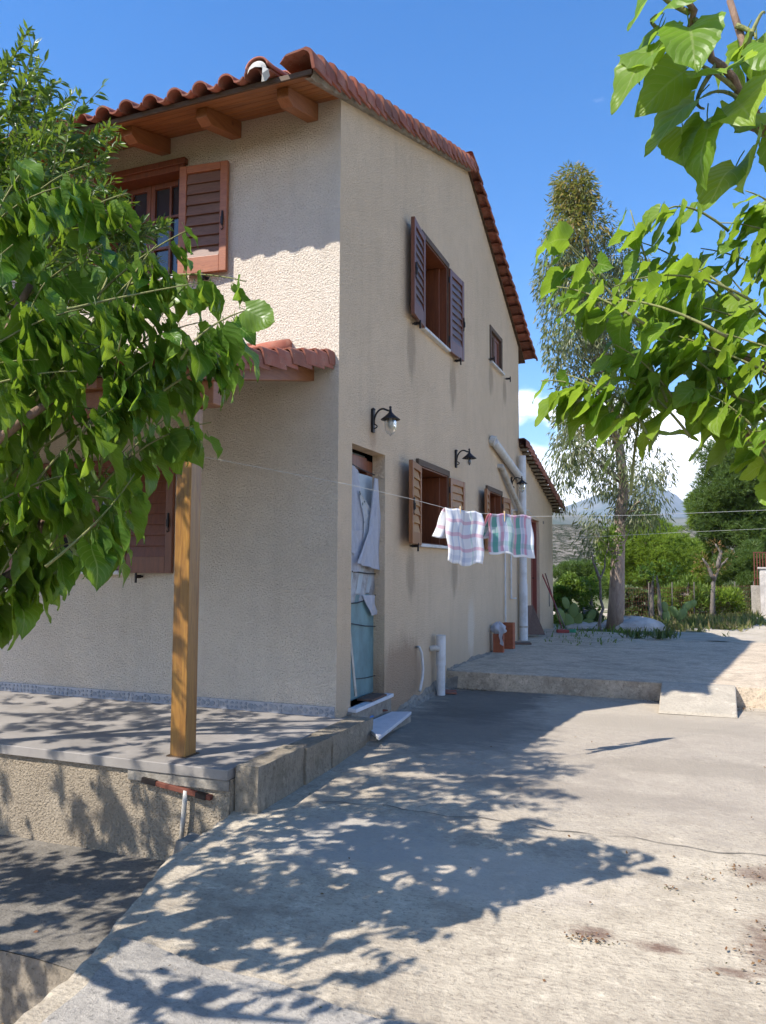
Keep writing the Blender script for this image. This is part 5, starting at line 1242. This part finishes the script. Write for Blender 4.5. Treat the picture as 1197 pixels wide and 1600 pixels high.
broadleaf_tree('mulberry_tree', (4.3, -2.3, -.35), 'mulberry tree with light green leaves reaching in from the right edge', 'tree', limbs, sh, M['mul_l'], .75, (.095, .15), 5, 300, cR, leafstart=.3)

# --- narrow-leaved tree, upper left
def narrow_tree():
    nr = np.random.RandomState(21); base = np.array([-2.7, -2.6, -.57])
    root = empty('almond_tree', base, 'narrow-leaved almond tree rising behind the left mulberry in front of the roof', 'tree')
    fk = np.array([-2.4, -2.55, 1.6])
    limbs = [([base, (-2.6, -2.6, .6), fk], [.09, .075, .06]), ([fk, (-1.9, -2.4, 2.4), (-1.3, -2.3, 3.0), at(60, 180, 4.2)], [.045, .03, .02, .008]),
        ([fk, (-1.8, -2.3, 2.2), at(0, 180, 4.3), at(60, 150, 4.2)], [.04, .025, .015, .01]), ([fk, (-2.2, -2.4, 2.6), at(-80, 60, 4.4), (-1.8, -2.2, 4.3)], [.045, .03, .02, .01]), ([fk, (-1.7, -2.3, 2.0), at(60, 330, 4.3), at(200, 330, 4.2)], [.04, .025, .015, .006])]
    for k, (pts, rad) in enumerate(limbs):
        mb = MB(); mb.tube(pts, rad, 8); mb.obj('trunk' if k == 0 else 'branch', M['bark_g'], root, smooth=True)
    tips = []
    pix = [(45, 45), (20, 80), (70, 90), (90, 120), (55, 150), (20, 160), (105, 140), (40, 200), (90, 210), (130, 205), (165, 190), (180, 200), (150, 240), (110, 250), (60, 260), (20, 260), (20, 320), (70, 310), (120, 290), (140, 320), (90, 350), (40, 370), (160, 350), (190, 320), (215, 370), (240, 345), (225, 400), (190, 400), (150, 400), (200, 300), (170, 270), (0, 120), (5, 220), (240, 400), (265, 345), (180, 430), (130, 370), (0, 380), (50, 330), (100, 390)]
    for (x, y) in pix:
        for k in range(3): tips.append(at(x+nr.normal(0, 13), y+abs(nr.normal(0, 10)), nr.uniform(3.8, 4.7)))
    for k in range(40): tips.append(at(nr.uniform(-60, 165), nr.uniform(90, 400), nr.uniform(3.3, 3.9)))
    for k in range(520):
        p = np.array([nr.uniform(-4.4, -.5), nr.uniform(-4.2, -1.2), nr.uniform(2.1, 4.7)]); x, y, z = proj(p)
        if z > .2 and x > -30 and x < 400: continue
        tips.append(p)
    tw = MB(); P = []; D = []; Sz = []
    for e_ in tips:
        src = np.array([-1.7, -2.35, min(e_[2]-.2, 3.4)]); L_ = nr.uniform(.28, .42); d = e_-src; d /= np.linalg.norm(d)+1e-9; d = d+np.array([0, 0, .5])+nr.normal(0, .25, 3); d /= np.linalg.norm(d)
        a = e_-d*L_; tw.tube([a, (a+e_)/2+nr.normal(0, .01, 3), e_], [.004, .003, .0015], 4)
        for k in range(34):
            t = nr.uniform(0, 1); p = a+(e_-a)*t; q = nr.normal(0, 1, 3); q -= d*(q@d); q /= np.linalg.norm(q)
            P.append(p); D.append(d*.75+q*.75+np.array([0, 0, -.25])); Sz.append(nr.uniform(.055, .095)*(1.15-.4*t))
    o = tw.obj('twigs', M['twig'], root); o['kind'] = 'stuff'
    P = np.array(P); D = np.array(D); Sz = np.array(Sz); U = nr.normal(0, 1, (len(P), 3))+np.array([0, -.3, .8]); Fm = frames(D, U)
    # slender willow-like leaf
    V = []; 
    for j, (v, w_) in enumerate(((0, .02), (.3, .13), (.65, .11), (1.0, .0))):
        for c in (-1, 0, 1): V.append((c*w_, v, abs(c)*w_*.4-.18*v*v))
    F = []
    for j in range(3):
        for i in range(2): a = j*3+i; F.append((a, a+1, a+4, a+3))
    V = np.array(V); F = np.array(F); sc = []
    for p, s in zip(P, Sz): x, y, z = proj(p); sc.append(s/z if -40 < x < 400 and y < 600 and y > -40 else 0)
    order = np.argsort(-np.array(sc)); me = np_mesh('leaf', V, F, M['willow'], None, True); o0 = origin_of(root)
    for i in order[:300]:
        o = bpy.data.objects.new('leaf', me); COL.objects.link(o); o.parent = root
        o.matrix_local = Matrix.Translation(Vector(P[i])-o0) @ Matrix([list(Fm[i][q])+[0] for q in range(3)]+[[0, 0, 0, 1]]) @ Matrix.Scale(Sz[i], 4)
    r_ = order[300:]; o = scatter('foliage', V, F, P[r_], Fm[r_], Sz[r_], M['willow'], root, None, True); o['kind'] = 'stuff'
narrow_tree()

# --- templates for distant foliage
NAR = (np.array([(0, 0, 0), (.10, .45, .03), (0, 1, -.12), (-.10, .45, .03)]), np.array([(0, 1, 2, 3)]))
OVA = (np.array([(0, 0, 0), (.30, .45, .08), (0, 1, -.1), (-.30, .45, .08)]), np.array([(0, 1, 2, 3)]))
def tuft_template(n, seed, spread=.8, w=.035):
    r_ = np.random.RandomState(seed); V = []; F = []
    for k in range(n):
        d = np.array([r_.normal(0, spread), 1, r_.normal(0, spread)]); d /= np.linalg.norm(d); s_ = np.cross(d, r_.normal(0, 1, 3)); s_ /= np.linalg.norm(s_); L_ = r_.uniform(.7, 1.1); b = len(V)
        V += [s_*w, -s_*w, d*L_]; F.append((b, b+1, b+2))
    return np.array(V), np.array(F)
def clump_foliage(root, centres, radii, n_each, size, m, tmpl, seed, droop=0.0, up=0.0, name='crown', squash=.8):
    r_ = np.random.RandomState(seed); P = []; D = []
    for c, R_ in zip(centres, radii):
        n = int(n_each*(R_/np.mean(radii))**2); q = r_.normal(0, 1, (n, 3)); q /= np.linalg.norm(q, axis=1, keepdims=True); rr = R_*r_.uniform(.35, 1.0, (n, 1))**.6
        p = np.asarray(c)+q*rr*np.array([1, 1, squash]); P.append(p); D.append(q*.8+np.array([0, 0, up-droop])+r_.normal(0, .35, (n, 3)))
    P = np.concatenate(P); D = np.concatenate(D); U = r_.normal(0, 1, P.shape)+np.array([0, 0, .4]); S_ = r_.uniform(size[0], size[1], len(P))
    o = scatter(name, tmpl[0], tmpl[1], P, frames(D, U), S_, m, root); o['kind'] = 'stuff'; return o
def ground_z(y): return -.12-.004*max(0, y-9)
# --- tall eucalyptus
def eucalyptus():
    r_ = np.random.RandomState(5); D0 = 15.5; base = at(960, 986, D0); 
    root = empty('eucalyptus_tree', base, 'tall slender eucalyptus with grey-green hanging leaves beyond the slab', 'tree')
    tr = [at(960, 986, D0), at(964, 930, D0), at(965, 880, D0), at(968, 820, D0), at(975, 760, D0), at(968, 700, D0), at(955, 640, D0), at(945, 580, D0), at(938, 500, D0), at(925, 420, D0), at(905, 340, D0), at(893, 290, D0)]
    mb = MB(); mb.tube(tr, [.17, .155, .14, .12, .105, .095, .08, .07, .06, .045, .03, .012], 10); mb.obj('trunk', M['bark_e'], root, smooth=True)
    def env(y):  # left and right limits of the crown at picture height y
        return (interp(y, [(275, 889), (320, 876), (360, 858), (440, 848), (500, 845), (570, 850), (640, 866), (690, 862), (730, 850), (780, 868), (830, 900), (870, 930)]),
                interp(y, [(275, 897), (320, 918), (360, 958), (440, 1005), (520, 1000), (600, 985), (650, 1010), (700, 1010), (760, 1060), (800, 1050), (830, 985), (870, 965)]))
    C1 = []; R1 = []; C2 = []; R2 = []
    for k in range(250):
        y = r_.uniform(285, 850); a, b = env(y); x = r_.uniform(a+8, b-8)
        if 540 < y < 680 and r_.rand() < .45: continue
        if y > 680 and r_.rand() < .3: continue
        if y > 640 and abs(x-965) < 14 and y > 790: continue
        hw = (b-a)/2*D0/FPX; d = D0+r_.uniform(-1, 1)*hw*.9
        c = at(x, y, D0)+FW*(d-D0)
        (C2 if (y < 365+30*r_.rand() and r_.rand() < .85) or r_.rand() < .10 else C1).append(c); (R2 if len(C2) > len(R2) else R1).append(r_.uniform(.14, .46))
    bm = MB()
    for c in (C1+C2)[::3]:
        x, y, z = proj(c); i = int(np.argmin([abs(proj(t)[1]-(y+50)) for t in tr])); t0 = tr[i]; m_ = (t0+c)/2+np.array([0, 0, .12]); bm.tube([t0, m_, c], [.022, .012, .004], 5)
    o = bm.obj('branches', M['bark_e'], root, smooth=True); o['kind'] = 'stuff'
    clump_foliage(root, C1, R1, 105, (.10, .18), M['euc'], NAR, 6, droop=1.3, squash=1.25, name='crown')
    clump_foliage(root, C2, R2, 105, (.09, .15), M['euc_top'], NAR, 7, droop=.6, squash=1.1, name='crown')
eucalyptus()
# --- pines and shrubs beyond the fence
PT = tuft_template(9, 3, .55, .045)
def pine(x, y, d, rx, ry, m, name, label, seed, trunk_px=None, n=70, group='trees beyond the fence', size=(.10, .17), each=70, tm=PT, up=.9, bark='bark_p'):
    r_ = np.random.RandomState(seed); c = at(x, y, d); RX, RY = rx*d/FPX, ry*d/FPX
    bz = trunk_px if trunk_px is not None else ground_z(c[1])-.3
    root = empty(name, (c[0], c[1], bz), label, 'tree' if 'tree' in name else 'shrub', group)
    mb = MB(); mb.tube([(c[0], c[1], bz), (c[0]+.05, c[1], (bz+c[2])/2), (c[0], c[1], c[2]+RY*.5)], [max(.05, RX*.09), max(.04, RX*.07), .02], 8); mb.obj('trunk', M[bark], root, smooth=True)
    C = []; R_ = []
    for k in range(n):
        q = r_.normal(0, 1, 3); q /= np.linalg.norm(q); t = r_.uniform(.25, 1)**.5; C.append(c+q*np.array([RX, RX, RY])*t*.84*r_.uniform(.85, 1.1)); R_.append(r_.uniform(.16, .30)*(RX+RY)/2)
    bm = MB()
    for q in C[::2]: bm.tube([(c[0], c[1], min(q[2], c[2]+RY*.3)-.15*RY), q], [.02*RX+.008, .006], 4)
    o = bm.obj('branches', M[bark], root); o['kind'] = 'stuff'
    clump_foliage(root, C, R_, each, size, m, tm, seed+1, up=up, squash=.85)
    return root
pine(1012, 862, 22, 86, 60, M['pine'], 'round_pine_tree', 'round light green pine with a low domed crown behind the eucalyptus', 31, n=90, each=120, size=(.11, .18))
pine(1175, 770, 25, 95, 120, M['pine_dark'], 'pine_tree', 'large dark pine rising behind the fence at the right edge', 32, n=130, each=130, size=(.16, .26))
pine(1112, 800, 26, 48, 45, M['pine'], 'pine_tree', 'paler pine bough crown just left of the large dark pine', 33, n=60, each=100, size=(.13, .21))
pine(1175, 900, 23, 60, 55, M['pine_dark'], 'pine_tree', 'dark bushy pine low down by the rusty gate', 34, n=70, each=110, size=(.13, .22))
pine(1100, 880, 27, 50, 42, M['pine'], 'pine_tree', 'mid green pine crown between the round pine and the dark one', 35, n=60, each=90, size=(.13, .21))
pine(905, 905, 38, 60, 34, M['pine_dark'], 'pine_tree', 'dark pine beyond the annex corner, below the rocky hill', 36, n=50, each=90, size=(.18, .3))
pine(985, 912, 34, 60, 34, M['pine_dark'], 'pine_tree', 'dark pine in the gap behind the eucalyptus trunk', 37, n=50, each=90, size=(.18, .3))
pine(1070, 905, 36, 60, 34, M['pine_dark'], 'pine_tree', 'dark pine behind the two-stemmed young tree', 38, n=50, each=90, size=(.18, .3))
pine(1240, 850, 30, 80, 90, M['pine_dark'], 'pine_tree', 'pine beyond the rusty gate, partly out of view', 39, n=60, each=80, size=(.18, .3))
OV = OVA
def shrub(x, y, d, rx, ry, m, label, seed, size=(.05, .10), n=26, each=130, name='shrub', tm=OVA, up=.3): return pine(x, y, d, rx, ry, m, name, label, seed, None, n, 'shrubs along the fence', size, each, tm, up, 'bark_g')
shrub(1075, 935, 19.5, 46, 34, M['shrub'], 'yellow-green broom bush in front of the pines, left of the fence', 41, (.09, .16), tm=NAR, up=.8)
shrub(1125, 940, 20, 40, 30, M['pine'], 'soft green bush behind the wire fence', 42, (.09, .16), tm=NAR, up=.8)
shrub(1150, 938, 21, 32, 30, M['grey_shrub'], 'grey-green twiggy bush against the dark pine', 43, tm=NAR, up=.5)
shrub(885, 925, 17.6, 28, 32, M['shrub'], 'leafy green shrub at the annex corner', 44, (.06, .10))
shrub(922, 930, 17.0, 30, 36, M['fig'], 'bright leafed climber between the annex and the eucalyptus', 45, (.06, .10), n=16, each=70)
shrub(912, 960, 16.6, 34, 22, M['grey_shrub'], 'grey twiggy shrub near the mop', 46, (.05, .08), n=18)
shrub(990, 945, 18.5, 30, 32, M['grey_shrub'], 'grey-green shrub right of the eucalyptus trunk', 47, (.07, .11))
shrub(1040, 948, 19, 30, 24, M['shrub'], 'low green shrub behind the two-stemmed young tree', 48, (.07, .12), n=18)
shrub(874, 950, 17.2, 18, 30, M['fig'], 'light green bush tucked against the annex corner', 49, (.06, .10), n=12)
# --- small trees in front of them
def small_tree(name, stems, leaves, m, label, seed, size, tm=OVA, each=60, bark='bark_g', rad=.03, cat='tree', R=(.10, .2), up=.4):
    r_ = np.random.RandomState(seed); base = np.asarray(stems[0][0]); root = empty(name, base, label, cat)
    for k, st in enumerate(stems):
        mb = MB(); n = len(st); pts = []
        for i in range(n-1):
            for s in range(3): t = s/3; pts.append(np.asarray(st[i])*(1-t)+np.asarray(st[i+1])*t+r_.normal(0, .012, 3)*(i+s > 0))
        pts.append(np.asarray(st[-1])); mb.tube(pts, list(np.linspace(rad, rad*.3, len(pts))), 7); mb.obj('trunk' if k == 0 else 'branch', M[bark], root, smooth=True)
    C = [np.asarray(c)+r_.normal(0, .04, 3) for c in leaves]; clump_foliage(root, C, [r_.uniform(*R) for _ in C], each, size, m, tm, seed, up=up)
d = 15
small_tree('young_tree', [[at(937, 986, d), at(940, 950, d), at(938, 905, d), at(945, 880, d), at(952, 845, d)], [at(938, 905, d), at(930, 885, d), at(925, 865, d)]],
    [at(x, y, d) for x, y in ((950, 850), (958, 838), (940, 858), (965, 850), (950, 870), (935, 872), (970, 862), (945, 830))], M['fig'], 'spindly young tree with yellow-green leaf tips left of the eucalyptus trunk', 51, (.06, .10), each=30, rad=.035)
d = 17.4
small_tree('young_tree', [[at(1020, 972, d), at(1017, 930, d), at(1022, 900, d)], [at(1032, 972, d), at(1030, 930, d), at(1026, 898, d)]],
    [at(x, y, d) for x, y in ((1000, 895), (1015, 888), (1030, 885), (1045, 892), (1055, 888), (990, 902), (1022, 900))], M['fig'], 'low young tree on two grey stems with bright green leaves', 52, (.08, .12), each=24, rad=.06, R=(.08, .16))
d = 19
small_tree('withered_tree', [[at(1113, 968, d), at(1114, 925, d), at(1116, 905, d), at(1122, 888, d), at(1137, 872, d)], [at(1116, 905, d), at(1106, 885, d), at(1098, 872, d)], [at(1122, 888, d), at(1125, 862, d), at(1118, 850, d)]],
    [at(x, y, d) for x, y in ((1095, 875), (1105, 885), (1125, 865), (1135, 880), (1142, 870), (1118, 856), (1110, 893), (1128, 892), (1090, 890))], M['redleaf'], 'withered little tree with rust-red leaves in front of the dark pine', 53, (.06, .11), tm=NAR, each=34, rad=.06)
# --- prickly pears
def cactus(x, y, d, pads, label):
    b = at(x, y, d); root = empty('prickly_pear', b, label, 'cactus', 'prickly pears at the yard edge'); r_ = np.random.RandomState(int(x))
    for (dx, dy, s, a, tz) in pads:
        c = at(x+dx, y+dy, d); mb = MB()
        def g_(u, v, c=c, s=s, a=a, tz=tz):
            th_ = 2*math.pi*u; ph = math.pi*v; X = math.sin(ph)*math.cos(th_)*s*.62; Z = -math.cos(ph)*s; Y = math.sin(ph)*math.sin(th_)*s*.13
            X2 = X*math.cos(a)-Z*math.sin(a); Z2 = X*math.sin(a)+Z*math.cos(a); return (c[0]+X2*math.cos(tz)-Y*math.sin(tz), c[1]+X2*math.sin(tz)+Y*math.cos(tz), c[2]+Z2)
        mb.grid(g_, 12, 8); mb.obj('pad', M['cactus'], root, smooth=True)
cactus(888, 984, 15.9, [(0, -10, .20, .1, .2), (14, -14, .18, -.5, -.3), (-12, -22, .17, .4, .6), (8, -30, .16, -.2, .1), (28, -8, .17, -.9, .0), (-4, -42, .13, .3, .5), (36, -22, .13, -.6, .3)], 'clump of pale green prickly pear pads by the annex corner')
cactus(1065, 968, 17, [(0, -8, .16, -.5, .1), (8, -20, .14, -.7, .3), (-12, -12, .14, .4, -.2), (16, -24, .12, -.9, 0)], 'prickly pear beside the two-stemmed young tree')
cactus(1041, 970, 16, [(0, -8, .13, .1, .1), (-2, -22, .11, .2, .3)], 'small narrow prickly pear behind the young tree stems')

# --- wire fence, gate and pillars
fn = empty('wire_fence', at(1100, 968, 19.5), 'sagging wire mesh fence along the back of the yard', 'fence')
F0, F1 = at(975, 968, 17.5), at(1178, 968, 20.5); F0[2] = -.22; F1[2] = -.22
for k in range(7):
    t = k/6; p = F0*(1-t)+F1*t; mb = MB(); mb.tube([p+np.array([0, 0, -.2]), p+np.array([.02, 0, 1.05])], .014, 6); mb.obj('post', M['bark_g'], fn)
mb = MB()
for k in range(10):
    z = .02+.1*k; mb.tube([F0+np.array([0, 0, z]), (F0+F1)/2+np.array([0, 0, z-.03]), F1+np.array([0, 0, z])], .0035, 3)
for k in range(60):
    t = k/59; p = F0*(1-t)+F1*t; mb.tube([p, p+np.array([0, 0, .95])], .0035, 3)
o = mb.obj('mesh', M['rust'], fn); o['kind'] = 'stuff'
gt = empty('gate', at(1187, 960, 21), 'rust-brown barred gate at the right edge of the yard', 'gate')
for k in range(9):
    p = at(1181+k*4.5, 962, 21); p[2] = -.15; mb = MB(); mb.tube([p, p+np.array([0, 0, 1.75])], .016, 6); mb.obj('bar', M['rust'], gt)
for z in (.1, .9, 1.6):
    p, q = at(1180, 962, 21), at(1219, 962, 21); p[2] = q[2] = z; mb = MB(); mb.bar(p, q, .03, .03); mb.obj('rail', M['rust'], gt)
p = at(1183, 970, 20.3); mb = MB(); mb.box(p[0]-.12, p[0]+.12, p[1]-.1, p[1]+.1, -.4, .72); tag(mb.obj('pillar', M['apron'], None, bevel=.01), 'short grey concrete pillar at the foot of the rusty gate', 'pillar')
p = at(1215, 970, 19.8); mb = MB(); mb.box(p[0]-.38, p[0]+.9, p[1]-.1, p[1]+.12, -.4, 1.15); mb.box(p[0]-.42, p[0]+.94, p[1]-.13, p[1]+.15, 1.151, 1.2); tag(mb.obj('boundary_wall', M['stone'], None, bevel=.01), 'pale block wall at the right edge beside the gate', 'wall')
# --- rocks, weeds, litter
for i, (x, y, d_, s, lab) in enumerate(((905, 985, 15.9, .36, 'flat pale stone at the end of the slab, left of the eucalyptus'), (985, 984, 15.6, .62, 'broad whitish rock right of the eucalyptus foot'), (1012, 988, 15.2, .16, 'small pale stone in front of the two-stemmed young tree'), (935, 984, 15.8, .35, 'whitish rock just left of the eucalyptus foot'))):
    c = at(x, y, d_); c[2] = -.12; mb = MB(); r_ = random.Random(i); ph = [r_.uniform(0, 6) for _ in range(4)]
    mb.grid(lambda u, v: (c[0]+s*math.sin(math.pi*v)*math.cos(2*math.pi*u)*(1+.15*math.sin(6*u*3.14+ph[0])), c[1]+s*.7*math.sin(math.pi*v)*math.sin(2*math.pi*u), c[2]+s*.32*(-math.cos(math.pi*v))*(1+.2*math.sin(9*u+ph[1]))+s*.15), 14, 9)
    tag(mb.obj('rock', M['stone'], None, smooth=False), lab, 'rock', 'pale rocks at the edge of the yard')
def weeds(name, pts, n, size, m, spread, label, up=1.2, tm=NAR, kind='stuff', cat=None):
    r_ = np.random.RandomState(n+len(pts)); P = []
    for p in pts:
        q = np.repeat(np.asarray(p)[None], n, 0)+np.c_[r_.normal(0, spread, n), r_.normal(0, spread, n), np.abs(r_.normal(0, spread*.25, n))]; P.append(q)
    P = np.concatenate(P); D = r_.normal(0, .5, P.shape)+np.array([0, 0, up]); o = scatter(name, tm[0], tm[1], P, frames(D, r_.normal(0, 1, P.shape)), r_.uniform(*size, len(P)), m)
    return tag(o, label, cat, None, kind)
wp_ = onZ(1026, 999, 0)
weeds('weed', [wp_+np.array([0, 0, .0]), wp_+np.array([-.35, .1, -.02]), wp_+np.array([.15, .05, 0])], 60, (.08, .20), M['grey_shrub'], .09, 'grey-green weed growing out of the slab edge', kind=None, cat='weed')
r4 = np.random.RandomState(8)
fe = [at(r4.uniform(975, 1185), 968, r4.uniform(15.5, 21)) for _ in range(170)]
for p in fe: p[2] = -.17
weeds('dry_grass', fe, 26, (.10, .30), M['dry'], .16, 'dry grass and weeds along the fence', .9)
ge = [at(r4.uniform(865, 985), 980, r4.uniform(12, 18)) for _ in range(60)]
for p in ge: p[2] = -.14
weeds('green_weeds', ge, 22, (.08, .2), M['shrub'], .14, 'green weeds beyond the slab', .8)
yd = [np.array([r4.uniform(1.5, 5.5), r4.uniform(9.5, 17), -.07]) for _ in range(70)]
weeds('yard_tufts', yd, 9, (.05, .14), M['dry'], .05, 'sparse dry tufts in the dusty yard', 1.0)
# leaf litter: small curled flakes in the places where it has gathered
def litter(name, spots, label, size=(.008, .022)):
    r_ = np.random.RandomState(len(spots)); P = []
    for (x, y, sx, sy, n, zz) in spots:
        q = np.c_[r_.normal(x, sx, n), r_.normal(y, sy, n), np.zeros(n)]; q[:, 2] = [(gz(a, b) if zz is None else zz)+.006+.006*r_.rand() for a, b in q[:, :2]]; P.append(q)
    P = np.concatenate(P); D = np.c_[r_.normal(0, 1, (len(P), 2)), r_.normal(0, .25, len(P))]; o = scatter(name, OVA[0], OVA[1], P, frames(D, np.c_[r_.normal(0, .4, (len(P), 2)), np.ones(len(P))]), r_.uniform(*size, len(P)), M['litter']); tag(o, label, kind='stuff')
l1, l2 = onZ(290, 1516, -.29), onZ(500, 1567, -.29); l3 = onZ(1140, 1090, -.19); l4 = onZ(705, 1080, -.19); l5 = onZ(918, 1458, -.25); l6 = onZ(1048, 1388, -.25)
litter('leaf_litter', [(l1[0], l1[1], .06, .018, 130, None), (l2[0]-.03, l2[1], .04, .012, 60, None), (3.02, 2.75, .05, .08, 90, -.19), (2.2, 2.86, .05, .05, 40, -.19), (l4[0]+.1, 2.90, .22, .03, 220, -.19), (l5[0], l5[1], .05, .02, 50, None), (l6[0], l6[1], .02, .012, 14, None), (2.6, -1.62, .03, .02, 12, None), (1.8, -1.8, 1.2, 1.2, 70, None), (2.2, -.2, 1.2, 1.2, 50, None), (2.85, -1.5, .10, .07, 60, None), (2.82, -2.2, .10, .2, 80, None)], 'brown leaf litter caught in the joints of the concrete')
mb = MB(); p = onZ(690, 1083, -.19); mb.obox(p+np.array([.02, .04, .012]), (.13, .02, 0), (-.03, .10, 0), (0, 0, .008)); tag(mb.obj('floor_tile', M['tile'], None, bevel=.003), 'flat red-brown tile lying below the slab step', 'tile')

# ------------------------------------------------------------------ air
mb = MB(); mb.box(-9000, 9000, -9100, 9200, -40, 900)
mh = bpy.data.materials.new('haze'); mh.use_nodes = True; nt = mh.node_tree; nt.nodes.clear(); oo = N(nt, 'ShaderNodeOutputMaterial'); pv = N(nt, 'ShaderNodeVolumePrincipled')
pv.inputs['Density'].default_value = HAZE_D = .00010; pv.inputs['Color'].default_value = (.62, .78, 1.0, 1); nt.links.new(pv.outputs[0], oo.inputs['Volume'])
hz = mb.obj('haze', mh, None); tag(hz, 'thin bluish air over the valley', kind='stuff')
